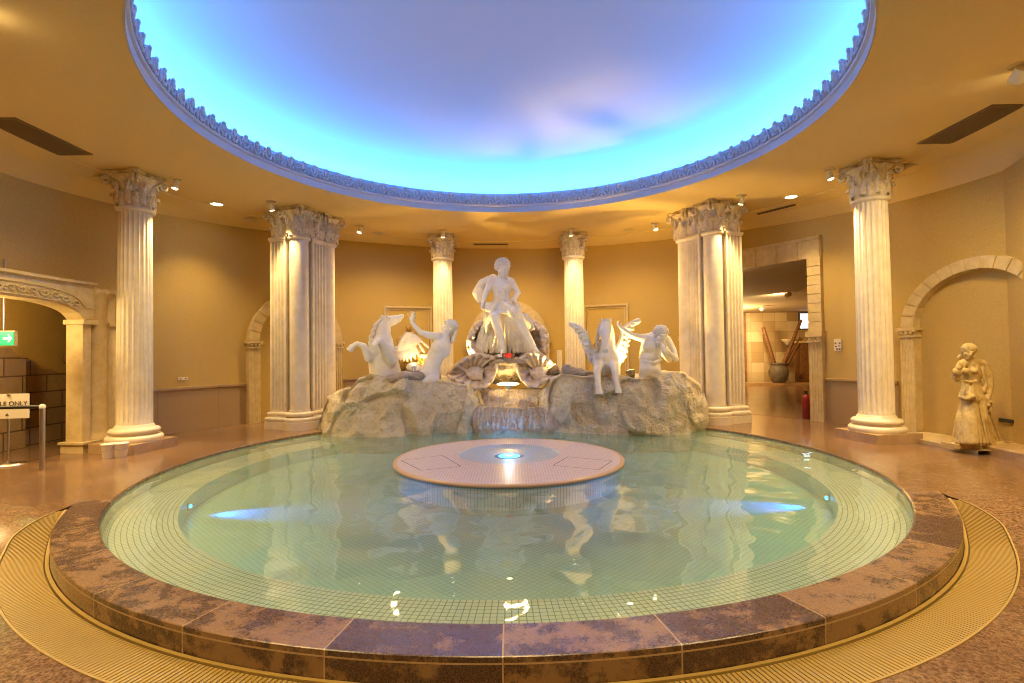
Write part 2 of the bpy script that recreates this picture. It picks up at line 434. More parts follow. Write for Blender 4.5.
# ------------------------------------------------------------------ floor, pool
RP, RC = 4.4, 4.71
def zf(y): return -.14 * smooth01((-2.15 - y) / 1.0)
def rg(th):                                        # outer radius of the drain grating
    y = 4.85 * sin(th); return RC + .30 * smooth01((-2.15 - y) / .55) ** .6 if y < -2.15 else RC
mb = MB(); rows = []; n = 240
for j in range(14):
    row = []
    for i in range(n):
        t = 2 * PI * i / n; r0 = rg(t) if sin(t) < -.3 else RC
        f = j / 13; a = Vector((r0 * cos(t), r0 * sin(t), 0)); b = wp(t, 0, -.6)
        p = a.lerp(b, f ** 1.2); p.z = zf(p.y); row.append(p)
    rows.append(row)
mb.grid(rows, closed_u=True)
struct(mb, 'floor', 'deck')
# coping ring
mb = MB(); n = 360
prof = [(RP, -.30), (RP, -.012), (RP + .012, 0), (RC - .005, 0.0), (RC, -.004), (RC, -.035), (RC - .001, -.20)]
vv = [-.30, -.012, 0, .31, .33, .352, .50]
rows = [[Vector((r * cos(2 * PI * i / n - PI / 2), r * sin(2 * PI * i / n - PI / 2), z + (.004 if z > -.05 else 0))) for i in range(n)] for r, z in prof]
mb.grid(rows, closed_u=True, uvf=lambda i, j: (i / n * 34 + .0, vv[min(j, 6)]), smooth=False)
cp = mb.build('pool_coping', 'coping'); cp.data.materials.append(M['deck'])
for p in cp.data.polygons:
    if p.center.y > -1.95: p.material_index = 1
tag(cp, 'ring of mottled brown granite kerb stones around the round pool', 'pool edge')
# grating
mb = MB(); T = [R(-152 + 124 * i / 400) for i in range(401)]; T = [t for t in T if rg(t) > RC + .01]
ga = empty('drain_grating', (0, -4.85, -.14), 0, True); tag(ga, 'crescent bronze slatted drain cover curving along the front of the pool step', 'drain grate')
mb = MB(); rows = [[Vector((r * cos(t), r * sin(t), zf(r * sin(t)) - .03)) for t in T] for r in (RC - .01,)]
rows.append([Vector((rg(t) * cos(t), rg(t) * sin(t), zf(rg(t) * sin(t)) - .03)) for t in T]); rows.append([Vector((rg(t) * cos(t), rg(t) * sin(t), zf(rg(t) * sin(t)) + .0)) for t in T])
mb.grid(rows, flip=True); mb.build('channel', 'gratedark', ga)
mb = MB(); a = R(-153)
pitch = .028
ang = T[0]
while ang < T[-1]:
    r1 = rg(ang) - .012; r0 = RC + .035
    if r1 > r0 + .01:
        m = RZ(ang); z0 = zf(r0 * sin(ang)) - .004; z1 = zf(r1 * sin(ang)) - .004; w = .0098
        vs = [m @ Vector(p) for p in ((r0, -w, 0), (r1, -w, 0), (r1, w, 0), (r0, w, 0))]
        for q, zz in zip(vs, (z0, z1, z1, z0)): q.z = zz
        vs += [q - Vector((0, 0, .02)) for q in vs]
        mb.add(vs, [(0, 1, 2, 3), (0, 4, 5, 1), (1, 5, 6, 2), (2, 6, 7, 3), (3, 7, 4, 0)], smooth=False)
    ang += pitch / 4.86
mb.build('slats', 'grate', ga)
mb = MB()
for q0, q1 in ((-.006, .006), ):
    rows = []
    for dr, dz in ((q0, -.02), (q0, .004), (q1, .004), (q1, -.02)):
        rows.append([Vector(((rg(t) + dr) * cos(t), (rg(t) + dr) * sin(t), zf(rg(t) * sin(t)) + dz)) for t in T])
    mb.grid(rows, smooth=False)
    rows = []
    for dr, dz in ((.004, -.02), (.004, .004), (.026, .004), (.026, -.02)):
        rows.append([Vector(((RC + dr) * cos(t), (RC + dr) * sin(t), zf(RC * sin(t)) + dz)) for t in T])
    mb.grid(rows, smooth=False)
mb.build('edge_frame', 'grate', ga)

# pool basin
ZW = -.035; RL = 3.82; ZL = -.15; ZB = -.34
def ringrow(r, z, n=200): return [Vector((r * cos(2 * PI * i / n), r * sin(2 * PI * i / n), z)) for i in range(n)]
mb = MB(); pr = [(RP + .005, -.02), (RP + .005, ZL), (RL, ZL)]; acc = [0, .12, .70]
mb.grid([ringrow(r, z) for r, z in pr], closed_u=True, uvf=lambda i, j: (i / 200 * 2 * PI * 4.1, acc[min(j, 2)]), smooth=False)
tag(mb.build('pool_ledge', 'ledge'), 'submerged pale mosaic ledge running round the inside of the pool', 'pool ledge')
mb = MB(); pr = [(RL, ZL), (RL - .01, ZB), (.01, ZB)]
nn = 200
rows = [ringrow(r, z) for r, z in pr]
mb.grid(rows, closed_u=True, smooth=False)
for fi, f in enumerate(mb.f):
    if fi < nn: mb.uv[fi] = [((fi + d) / nn * 2 * PI * RL, mb.v[f[k]].z) for k, d in ((0, 0), (1, 1), (2, 1), (3, 0))]
    else: mb.uv[fi] = [(mb.v[a].x, mb.v[a].y) for a in f]
tag(mb.build('pool_basin', 'poolfloor'), 'pale green mosaic floor of the round pool seen through the water', 'pool basin')
mb = MB(); mb.add(ringrow(RP + .003, ZW), [tuple(range(200))])
tag(mb.build('pool_water', 'water'), 'clear green-tinted water filling the round pool', 'water', kind='stuff')

# centre disc
dc = empty('pool_platform', (0, 0, ZB), 0, True); tag(dc, 'round pink mosaic platform in the middle of the pool with a shallow basin', 'platform')
RD = 1.552; bx, by, br = 0.0, .26, .72
mb = MB(); nn = 96
outer = [Vector(((RD - .05) * cos(2 * PI * i / nn), (RD - .05) * sin(2 * PI * i / nn), .008)) for i in range(nn)]
inner = [Vector((bx + br * cos(2 * PI * i / nn), by + br * sin(2 * PI * i / nn), .008)) for i in range(nn)]
mid = [a.lerp(b, .5) for a, b in zip(outer, inner)]
def planar(mb):
    for fi, f in enumerate(mb.f): mb.uv[fi] = [(mb.v[a].x, mb.v[a].y) for a in f]
mb.grid([outer, mid, inner], closed_u=True, smooth=False); planar(mb); mb.build('tiled_top', 'disctile', dc)
mb = MB(); mb.lathe([(RD - .05, ZB), (RD - .05, -.03)], n=96, caps=False)
for fi in range(len(mb.f)): mb.uv[fi] = [((fi + d) / 96 * 2 * PI * RD, z) for d, z in ((0, 0), (1, 0), (1, .29), (0, .29))]
mb.build('tiled_side', 'discside', dc)
mb = MB(); mb.lathe([(RD - .05, -.032), (RD - .012, -.032), (RD, -.02), (RD, .0), (RD - .008, .008), (RD - .055, .009)], n=96, caps=False); mb.build('rim', 'rimstone', dc)
mb = MB(); rr2 = [[Vector((bx + r * cos(2 * PI * i / nn), by + r * sin(2 * PI * i / nn), z)) for i in range(nn)] for r, z in ((br, .008), (br - .02, -.01), (br - .3, -.03), (.005, -.04))]
mb.grid(rr2, closed_u=True); planar(mb); bs_ = mb.build('shallow_basin', 'disctile2', dc)
for sx in (-1, 1):                                  # access hatches: thin dark joints
    q = [gr(*p, .0) for p in (((401, 461), (442, 456), (461, 467), (421, 471)) if sx < 0 else ((553, 466), (568, 457.5), (612, 461.5), (599, 470.5)))]
    mb = MB()
    for a, b in zip(q, q[1:] + q[:1]):
        a = Vector((a.x, a.y, .009)); b = Vector((b.x, b.y, .009)); d = (b - a).normalized() * .006; e = Vector((-d.y, d.x, 0))
        mb.add([a - e, b - e, b + e, a + e], [(0, 1, 2, 3)], smooth=False)
    mb.build('hatch_joint', 'joint', dc)
mb = MB(); mb.lathe([(.15, -.05), (.15, -.034), (.14, -.03), (.002, -.03)], (bx, by + .02, 0), 24); o = mb.build('blue_light', 'bluelamp', dc); tag(o, 'glowing blue lamp in the basin')

# ------------------------------------------------------------------ columns
def capital(parent, z0, h, r, rot=0, off=(0, 0)):
    ox, oy = off; RM = RZ(rot)
    tr = lambda p: RM @ Vector(p) + Vector((ox, oy, 0))
    k = h / .55
    mb = MB()
    bell = MB().lathe([(r, z0), (r * 1.0, z0 + .1 * k), (r * 1.06, z0 + .3 * k), (r * 1.25, z0 + .42 * k), (r * 1.42, z0 + .47 * k)], n=28)
    mb.add([tr(p) for p in bell.v], bell.f)
    for ringi, (zb, hl, nl, w, ph, rr) in enumerate(((0.0, .22, 8, .115, 0, 1.02), (.05, .33, 8, .105, PI / 8, 1.04))):
        for q in range(nl):
            a = ph + 2 * PI * q / nl; ca, sa = cos(a), sin(a); rows = []
            for t in range(9):
                f = t / 8; zz = z0 + (zb + hl * math.sin(f * 2.05) / math.sin(2.05 if f > 1 else 1.5708)) * k
                outr = r * rr + .008 + (.052 * f ** 2.5) * k; zz -= (.022 * k if t == 8 else 0); ww = w * k * (1 - .35 * f) * (1 + .18 * sin(f * 22)) * (.6 if t == 8 else 1)
                row = []
                for c in range(-2, 3):
                    g = c / 2; bulge = .030 * (1 - g * g) + (.012 if c == 0 else 0)
                    row.append(tr(((outr + bulge) * ca - g * ww * .5 * 1.15 * sa, (outr + bulge) * sa + g * ww * .5 * 1.15 * ca, zz)))
                rows.append(row)
            mb.grid(rows); mb.grid([[p - Vector((0, 0, .012)) for p in rw] for rw in rows], flip=True)
    cap = mb.build('capital', 'capital', parent); 
    # volutes under the four corners
    for q in range(4):
        a = PI / 4 + q * PI / 2; vm = MB()
        for sd in (-1, 1):
            pts = []; rd = []
            for t in range(16):
                th = t / 15 * 2.6 * PI; rr_ = .062 * k * (1 - t / 19)
                cx_ = r * 1.50 + .03 * k; pts.append(tr(((cx_ + rr_ * cos(PI / 2 - th)) * cos(a) - sd * .03 * k * sin(a), (cx_ + rr_ * cos(PI / 2 - th)) * sin(a) + sd * .03 * k * cos(a), z0 + .405 * k + rr_ * sin(PI / 2 - th)))); rd.append(.022 * k)
            stem = [tr((r * 1.1 * cos(a) - sd * .12 * k * sin(a), r * 1.1 * sin(a) + sd * .12 * k * cos(a), z0 + .20 * k)), tr((r * 1.22 * cos(a) - sd * .07 * k * sin(a), r * 1.22 * sin(a) + sd * .07 * k * cos(a), z0 + .40 * k))]
            vm.tube(stem + pts, [.016 * k, .02 * k] + rd, 7)
        vm.build('volute', 'capital', cap)
    # abacus with hollowed sides
    am = MB(); pts = []; hd = r * 1.98; 
    for q in range(4):
        a0 = PI / 4 + q * PI / 2; c0 = Vector((hd * cos(a0), hd * sin(a0), 0)); c1 = Vector((hd * cos(a0 + PI / 2), hd * sin(a0 + PI / 2), 0)); t_ = (c1 - c0).normalized()
        s0 = c0 + t_ * .05 * k; s1 = c1 - t_ * .05 * k
        for f in (0, .2, .4, .6, .8, 1):
            p = s0.lerp(s1, f); inw = -p.normalized() * (.075 * k * sin(PI * f)); pts.append(p + inw)
    for (s_, za, zb_) in ((.93, z0 + .465 * k, z0 + .50 * k), (1.0, z0 + .50 * k, z0 + h)):
        am.prism([tuple((tr((p.x * s_, p.y * s_, 0))).xy) for p in pts], za, zb_)
    for q in range(4):
        a = q * PI / 2; am.ell(tr((hd * .62 * cos(a), hd * .62 * sin(a), z0 + .49 * k)), .036 * k, n=8, m=6)
    am.build('abacus', 'capital', cap)
    return cap
def flute(a, r, z, nf=22, d=.085):
    x = (a * nf / (2 * PI)) % 1; return 1 - d * math.sqrt(max(0, 1 - ((x - .5) / .42) ** 2)) if abs(x - .5) < .42 else 1
def make_column(rb, H, name='fluted_column', pl=.80):
    root = empty(name)
    MB().box((0, 0, .07), (pl, pl, .14)).build('plinth', 'plinth', root)
    MB().lathe([(rb + .13, .14), (rb + .145, .17), (rb + .145, .20), (rb + .12, .23), (rb + .07, .235), (rb + .065, .265), (rb + .10, .27), (rb + .105, .31), (rb + .08, .335), (rb + .03, .345), (rb + .02, .38), (rb, .40)], n=48).build('base', 'column', root)
    zt = H - .61
    prof = [(rb, .38), (rb, .44)] + [(rb * (1 - .06 * (i / 12) ** 1.8), .46 + (zt - .52) * i / 12) for i in range(13)] + [(rb * .94, zt)]
    MB().lathe(prof, n=240, rf=lambda a, r, z: flute(a, r, z) if .45 < z < zt - .04 else 1, smooth=True).build('shaft', 'column', root)
    MB().lathe([(rb * .93, zt - .02), (rb * 1.06, zt - .01), (rb * 1.13, zt + .02), (rb * 1.1, zt + .045), (rb * .95, zt + .06)], n=48).build('necking', 'column', root)
    capital(root, zt + .05, .55, rb * .93)
    return root
A0 = R(171)
colA = make_column(.24, HC)
spots_c = [((-5.83, 1.0), R(-10), 'fluted column on a marble plinth at far left, beside two white buckets', colA)]
def putcol(o, x, y, rz, label):
    o.location = (x, y, 0); o.rotation_euler = (0, 0, rz); tag(o, label, 'column', 'single fluted columns around the pool')
putcol(colA, -5.86, 1.02, R(-10), 'single fluted column at left, its marble plinth next to two white buckets')
for x, y, rz, lb in ((5.74, 1.0, R(10), 'single fluted column at right, standing in front of the arched niche with the ochre statue'),
                     (-1.62, 5.62, R(0), 'slim single fluted column rising behind the left sea god and rearing horse'),
                     (1.60, 5.62, R(0), 'slim single fluted column rising behind the winged horse on the right rock')):
    c = copy_tree(colA); putcol(c, x, y, rz, lb)
    if y > 3:
        c.scale = (1.02, 1.02, 1)

# composite piers
def fluted_box(w, zb, zt, c, rot, mb, nf=4):
    # square pilaster with nf grooves on each face
    pts = []; hw = w / 2
    for s in range(4):
        a = s * PI / 2; m = RZ(a); m_ = w * .10; cell = (w - 2 * m_) / nf
        pts.append(m @ Vector((-hw, -hw, 0)))
        for q in range(nf):
            x0 = -hw + m_ + q * cell + cell * .14; x1 = x0 + cell * .72
            for f in (0, .25, .5, .75, 1):
                pts.append(m @ Vector((x0 + (x1 - x0) * f, -hw + cell * .60 * (1 - (2 * f - 1) ** 2), 0)))
    pp = [tuple((RZ(rot) @ p + Vector((c[0], c[1], 0))).xy) for p in pts]
    mb.prism(pp, zb, zt)
    return mb
def make_pier(P, sx, rot):
    root = empty('clustered_pier')
    c, s = cos(rot), sin(rot)
    # local layout: corner round shaft at origin, first pilaster outwards (-x), second pilaster back (+y), far round shaft behind it
    g = {'r1': (0, 0), 'p1': (-.40, .05), 'p2': (-.05, .40), 'r2': (.03, .72)}
    g = {k_: (v[0] * sx, v[1]) for k_, v in g.items()}
    zt = HC - .61; 
    m1 = MB()
    for k_ in ('p1', 'p2'): m1.box((g[k_][0], g[k_][1], .075), (.55, .55, .15))
    for k_ in ('r1', 'r2'): m1.lathe([(.315, 0), (.315, .15)], (g[k_][0], g[k_][1], 0), 32)
    m1.build('plinth', 'column', root)
    m2 = MB()
    for (e, z0, z1) in ((.075, .15, .235), (.045, .25, .335)):
        for k_ in ('p1', 'p2'):
            w = .40 + 2 * e
            rows = []
            for q in range(7):
                a = PI * q / 6; ee = (w / 2 - .03) + .03 * sin(a); z = z0 + (z1 - z0) * (1 - cos(a)) / 2
                rows.append([Vector((g[k_][0] + x * ee, g[k_][1] + y * ee, z)) for x, y in ((-1, -1), (1, -1), (1, 1), (-1, 1))])
            m2.grid(rows, closed_u=True, smooth=False)
            m2.box((g[k_][0], g[k_][1], (z0 + z1) / 2), (w - .06, w - .06, z1 - z0))
            m2.box((g[k_][0], g[k_][1], z1 + .01), (w - .09, w - .09, .03))
        for k_ in ('r1', 'r2'):
            m2.lathe([(.185 + e, z0)] + [(.185 + e + .03 * sin(PI * q / 6), z0 + (z1 - z0) * (1 - cos(PI * q / 6)) / 2) for q in range(7)] + [(.185 + e, z1)], (g[k_][0], g[k_][1], 0), 32)
            m2.lathe([(.20, z1 - .01), (.20, z1 + .04)], (g[k_][0], g[k_][1], 0), 32)
    m2.build('base', 'column', root)
    for k_ in ('p1', 'p2'):
        fluted_box(.40, .33, zt, g[k_], 0, MB()).build('fluted_shaft', 'column', root)
    for k_ in ('r1', 'r2'):
        MB().lathe([(.182, .33), (.178, 2), (.172, zt)], (g[k_][0], g[k_][1], 0), 40).build('round_shaft', 'column', root)
    m3 = MB()
    for k_ in ('p1', 'p2'):
        m3.box((g[k_][0], g[k_][1], zt + .02), (.45, .45, .05)); m3.box((g[k_][0], g[k_][1], zt - .02), (.42, .42, .03))
    for k_ in ('r1', 'r2'): m3.lathe([(.18, zt - .03), (.205, zt - .02), (.22, zt + .02), (.20, zt + .045)], (g[k_][0], g[k_][1], 0), 32)
    m3.build('necking', 'column', root)
    for k_ in ('r1', 'p1', 'p2', 'r2'): capital(root, zt + .045, .565, .205 if k_[0] == 'p' else .20, 0, g[k_])
    root.location = (P[0], P[1], 0); root.rotation_euler = (0, 0, rot)
    return root
pb = make_pier((-4.10, 3.05), 1, R(-21.5))
tag(pb, 'clustered pier of round and fluted shafts left of the fountain rocks', 'pier', 'clustered piers')
pc = make_pier((4.03, 3.05), -1, R(21.5))
tag(pc, 'clustered pier of round and fluted shafts right of the fountain, beside the doorway', 'pier', 'clustered piers')

# ------------------------------------------------------------------ arches on the wall
def arc_block(thc, s0, zk, zc, ri, ro, a0, a1, d, mb, steps=4):
    # voussoir between polar angles a0..a1 about (thc, zc)
    rows = []
    for (r_, dd) in ((ri, -.03), (ri, d), (ro, d), (ro, -.03)):
        rows.append([wp(thc + (r_ * cos(a0 + (a1 - a0) * i / steps)) * -1 / RW, zc + zk * r_ * sin(a0 + (a1 - a0) * i / steps), dd) for i in range(steps + 1)])
    mb.grid(rows, smooth=False)
    for e in (0, steps):
        q = [r_[e] for r_ in rows]; mb.add(q, [(0, 1, 2, 3)], smooth=False)
def wall_arch(thc, label, name='niche_arch', zs=1.76, ri=.86, ro=1.08, d=.14, zk=1.0):
    t0 = wp(thc, 0); root = empty(name, t0, 0, True); tag(root, label, 'arch', 'blind arches on the round wall')
    mb = MB(); nv = 15
    for q in range(nv):
        a0 = PI * q / nv + .012; a1 = PI * (q + 1) / nv - .012
        arc_block(thc, 0, zk, zs, ri, ro, a0, a1, d, mb)
    arc_block(thc, 0, zk, zs, ri + .01, ro - .01, 0, PI, d - .015, mb, 40)
    mb.build('arch_ring', 'trim', root)
    for s in (-1, 1):
        mb = MB(); sc_ = s * (ri + ro) / 2; w = .25; pts = []
        cell = w / 5; pts.append((-w / 2, 0, -.02)); pts.append((-w / 2, 0, d))
        for q in range(5):
            x0 = -w / 2 + q * cell + .008; x1 = x0 + cell - .016
            for f in (0, .3, .7, 1): pts.append((x0 + (x1 - x0) * f, 0, d - (.014 if 0 < f < 1 else 0)))
        pts += [(w / 2, 0, d), (w / 2, 0, -.02)]
        rows = [[wp(thc - (sc_ + p[0]) / RW, z, p[2]) for p in pts] for z in (0.0, zs - .15)]
        mb.grid(rows, smooth=False, flip=False); pil = mb.build('pilaster', 'trim', root)
        mb = MB()
        for (za, zb_, e, dd) in ((zs - .16, zs - .13, .02, .02), (zs - .13, zs - .05, .0, .005), (zs - .05, zs + .0, .04, .04)):
            rows = [[wp(thc - (sc_ + x) / RW, z, y) for x, y in ((-w / 2 - e, -.02), (-w / 2 - e, d + dd), (w / 2 + e, d + dd), (w / 2 + e, -.02))] for z in (za, zb_)]
            mb.grid(rows, smooth=False)
            mb.add([rows[1][i] for i in range(4)], [(0, 1, 2, 3)], smooth=False); mb.add([rows[0][i] for i in range(4)], [(3, 2, 1, 0)], smooth=False)
        for q in range(3):
            x = -w / 2 + w * (q + .5) / 3; c = wp(thc - (sc_ + x) / RW, zs - .085, d + .01); mb.ell(c, (.035, .035, .04), n=8, m=6)
        for q in (-1, 1): c = wp(thc - (sc_ + q * (w / 2 + .015)) / RW, zs - .06, d + .02); mb.ell(c, (.03, .03, .03), n=8, m=6)
        mb.build('pilaster_capital', 'trim', pil)
    return root
wall_arch(R(3.1), 'stone arch with fluted pilasters framing the ochre statue on the right wall', ri=1.02, ro=1.24, zk=.78)
wall_arch(R(90.2), 'stone arch on the back wall behind the enthroned sea god')
wall_arch(R(135.6), 'stone arch on the wall behind the left clustered pier')

# door surround (right)
dr = empty('door_surround', wp(R(39), 0), 0, True); tag(dr, 'block-jointed stone frame around the tall opening to the next room', 'door frame')
mb = MB(); JW = 2.05                              # jamb width in degrees
def wbox(mb, t0, t1, z0, z1, d0, d1, seg=1):
    T = [t0 + (t1 - t0) * i / seg for i in range(seg + 1)]
    rows = [[wp(t, z, d) for t in T] for z, d in ((z0, d0), (z0, d1), (z1, d1), (z1, d0))]
    mb.grid(rows, smooth=False, closed_v=True)
    for t in (t0, t1): mb.add([wp(t, z0, d0), wp(t, z0, d1), wp(t, z1, d1), wp(t, z1, d0)], [(0, 1, 2, 3)], smooth=False)
nz = 8
for side in (0, 1):
    t0, t1 = (DOOR[0] - R(2.3), DOOR[0]) if side == 0 else (DOOR[1], DOOR[1] + R(2.3))
    mb = MB()
    for q in range(nz):
        z0 = 1.78 + q * (3.25 - 1.78) / nz; wbox(mb, t0, t1, z0 + .006, z0 + (3.25 - 1.78) / nz - .006, -.02, .09)
    wbox(mb, t0 + .001, t1 - .001, 1.7, 3.66, -.02, .065)
    jb = mb.build('jamb_blocks', 'trim', dr)
    mb = MB(); w = t1 - t0; T = []
    for q in range(5):
        for f, dd in ((.06, .10), (.2, .082), (.8, .082), (.94, .10)): T.append((t0 + w * (q + f) / 5, dd))
    T = [(t0, -.02), (t0, .10)] + T + [(t1, .10), (t1, -.02)]
    mb.grid([[wp(t, z, d) for t, d in T] for z in (0.0, 1.6)], smooth=False); pl_ = mb.build('pilaster', 'trim', dr)
    mb = MB(); wbox(mb, t0 - .002, t1 + .002, 1.56, 1.60, -.02, .13); wbox(mb, t0, t1, 1.6, 1.67, -.02, .11); wbox(mb, t0 - .005, t1 + .005, 1.67, 1.78, -.02, .15)
    for q in range(3): mb.ell(wp(t0 + w * (q + .5) / 3, 1.63, .12), (.03, .03, .035), n=8, m=6)
    mb.build('pilaster_capital', 'trim', pl_)
mb = MB(); nb = 7; a, b = DOOR[0] - R(2.3), DOOR[1] + R(2.3)
for q in range(nb):
    t0 = a + (b - a) * q / nb; t1 = a + (b - a) * (q + 1) / nb; wbox(mb, t0 + .0025, t1 - .0025, 3.24, 3.60, -.02, .09, 4)
wbox(mb, a, b, 3.25, 3.60, -.02, .065, 24); wbox(mb, a, b, 3.60, 3.66, -.02, .11, 24)
mb.build('lintel_blocks', 'trim', dr)
mb = MB()
for t in (DOOR[0], DOOR[1]):
    s = 1 if t == DOOR[0] else -1
    mb.add([wp(t, -.01, 0), wp(t, -.01, -.45), wp(t, 3.25, -.45), wp(t, 3.25, 0)], [(0, 1, 2, 3)], smooth=False)
T = ths(DOOR[0], DOOR[1]); mb.grid([[wp(t, 3.25, .0) for t in T], [wp(t, 3.25, -.45) for t in T]], smooth=False)
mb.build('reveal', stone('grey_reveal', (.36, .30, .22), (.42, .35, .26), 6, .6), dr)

# next room beyond the door
YB = 15.3
T = [DOOR[0] - R(1.5) + (DOOR[1] - DOOR[0] + R(3)) * i / 24 for i in range(25)]
def far(i, z): return Vector((14.0 + (8.0 - 14.0) * i / 24, YB, z))
mb = MB(); mb.grid([[wp(t, .003, -.05) for t in T], [far(i, .003) for i in range(25)]], smooth=False); struct(mb, 'floor', 'farfloor').name = 'floor_next_room'
mb = MB(); mb.grid([[wp(t, 3.25, -.42) for t in T], [far(i, 3.02) for i in range(25)]], smooth=False, flip=True); struct(mb, 'ceiling', 'farceil').name = 'ceiling_next_room'
mb = MB(); mb.grid([[far(i, z) for i in (0, 24)] for z in (0, 3.1)], uvf=lambda i, j: (i * 6.0, j * 3.1), smooth=False); struct(mb, 'wall', 'sand').name = 'wall_next_room'
mb = MB()
for i, t in ((0, T[0]), (24, T[-1])): mb.add([wp(t, 0, -.05), far(i, 0), far(i, 3.1), wp(t, 3.25, -.05)], [(0, 1, 2, 3)], smooth=False)
struct(mb, 'wall', 'wall').name = 'wall_next_room_sides'
mb = MB(); p = at(746, 350, 15.0); mb.box((p.x - .35, 15.1, 1.5), (.28, .25, 3.0)); mb.box((p.x - .02, 15.12, 1.5), (.10, .2, 3.0)); struct(mb, 'trim_2', 'wood')
mb = MB(); a = gr(752, 386.5, 0); mb.box((at(780, 380, 14.3).x + .3, 14.5, .04), (3.6, 1.0, .08)); tag(mb.build('stone_dais', 'plinth'), 'low stone dais under the clay pot in the next room', 'dais')
# pot with poles
yp = 14.2; pc_ = at(779, 384, yp); sc_p = 1.0
pot = empty('clay_pot', (pc_.x, yp, .08)); tag(pot, 'large grey clay pot standing against the sandstone wall of the next room', 'pot')
MB().lathe([(.22, 0), (.30, .10), (.37, .32), (.38, .48), (.33, .62), (.27, .68), (.26, .71), (.33, .76), (.34, .80), (.29, .80), (.24, .74), (.22, .5)], n=32, caps=True).build('pot_body', 'pot', pot)
def pole(base, uu, vv_, r, lab):
    b = Vector((pc_.x + base, yp, .45)); t = at(uu, vv_, yp + .25)
    mb = MB().tube([b, b.lerp(t, .5) + Vector((.01, 0, 0)), t], [r, r * .95, r * .85], 10)
    tag(mb.build('wooden_pole', 'wood'), lab, 'pole', 'poles in the clay pot')
pole(-.08, 763, 327, .085, 'dark wooden pole leaning left out of the clay pot')
pole(.02, 801, 320, .075, 'tallest dark wooden pole leaning right out of the clay pot')
pole(.12, 801, 338, .08, 'shorter dark wooden pole leaning right out of the clay pot, lower of the two')
# stand + screen
p = at(802, 357, 14.6); mb = MB(); st = empty('console_stand', (p.x + .2, 14.6, .08)); tag(st, 'brown wooden console with a stone top right of the clay pot', 'console')
MB().box((0, 0, .80), (.75, .5, 1.6)).build('cabinet', 'wood', st); MB().box((0, 0, 1.65), (.9, .6, .09)).build('top', 'trim', st)
p = at(806, 321, 14.7); tv = empty('wall_screen', p); tag(tv, 'small lit screen in a black frame above the wooden console', 'screen')
MB().box((0, 0, 0), (.62, .06, .72)).build('frame', 'dark', tv); MB().box((0, -.035, 0), (.52, .01, .62)).build('display', 'screen', tv)
p = at(786, 340, 15.25); mb = MB(); mb.lathe([(.04, -.22), (.14, -.1), (.26, 0), (.26, .03)], p + Vector((0, -.1, 0)), 20); tag(mb.build('wall_sconce', 'paper'), 'pale bowl-shaped sconce on the sandstone wall', 'sconce')
# red canister at the jamb
p = gr(810, 424); mb = empty('fire_extinguisher', wp(R(30.2), .003, -.12)); tag(mb, 'dark red canister standing at the right jamb of the doorway', 'canister')
MB().lathe([(.07, 0), (.085, .02), (.085, .40), (.07, .47), (.03, .50)], n=24).build('tank', 'red', mb)
MB().lathe([(.025, .5), (.025, .54), (.04, .55), (.035, .57)], n=12).build('cap', 'dark', mb)

# left arch with frieze
la = empty('carved_doorway', wp(R(175), 0), 0, True); tag(la, 'cream stone doorway at left with carved leaf frieze and half column', 'doorway')
DJ = .42
def lp(t, z, d): return wp(t, z, d)
tj = ARCHO[0] - R(.1)
# right jamb: reveal block, half column, outer pilaster
mb = MB(); wbox(mb, R(172.2), tj, .16, 2.02, .12, .40); mb.build('jamb', 'trim', la)
mb = MB(); wbox(mb, R(169.0), R(172.3), .16, 2.50, -.02, .30); wbox(mb, R(168.2), R(169.3), .16, 1.95, -.02, .36); wbox(mb, R(168.2), R(169.3), 2.0, 2.47, -.02, .34); mb.build('backing', 'trim', la)
c = wp(R(170.8), 0, .34)
MB().lathe([(.17, .16), (.17, .20), (.145, .23), (.135, .3), (.13, 1.2), (.125, 2.40), (.15, 2.43), (.15, 2.47), (.13, 2.5)], c, 32).build('half_column', 'trim', la)
mb = MB(); wbox(mb, R(167.9), tj + R(.4), -.0, .13, .08, .46); wbox(mb, R(167.7), tj + R(.6), .13, .165, .06, .49); mb.build('plinth', 'trim', la)
mb = MB(); wbox(mb, R(167.9), R(169.4), 1.94, 1.99, -.02, .40); wbox(mb, R(171.5), tj + R(.3), 1.95, 2.02, .10, .45); wbox(mb, R(167.9), R(172.0), 2.46, 2.52, -.02, .44, 2); mb.build('moulding', 'trim', la)
# arched lintel
def za(t):
    f = (t - tj) / (ARCHO[1] - tj); f = min(max(f, 0), 1); return 2.0 + .26 * math.sqrt(max(0, 1 - (2 * f - 1) ** 4))
T = [R(171.6) + (R(201) - R(171.6)) * i / 60 for i in range(61)]
rows = []
f_ = .40
rows.append([wp(t, za(t), .12) for t in T]); rows.append([wp(t, za(t), f_) for t in T]); rows.append([wp(t, za(t) + .03, f_ + .03) for t in T]); rows.append([wp(t, za(t) + .045, f_ + .0) for t in T])
rows.append([wp(t, max(za(t) + .19, 2.05), f_) for t in T]); rows.append([wp(t, max(za(t) + .20, 2.06), f_ + .02) for t in T]); rows.append([wp(t, max(za(t) + .215, 2.08), f_) for t in T]); rows.append([wp(t, 2.56, f_) for t in T]); rows.append([wp(t, 2.56, f_ + .05) for t in T]); rows.append([wp(t, 2.60, f_ + .05) for t in T]); rows.append([wp(t, 2.60, -.02) for t in T])
mb = MB(); mb.grid(rows, smooth=False); lint = mb.build('lintel', 'trim', la)
mb = MB(); t = tj + R(1)
side = 1
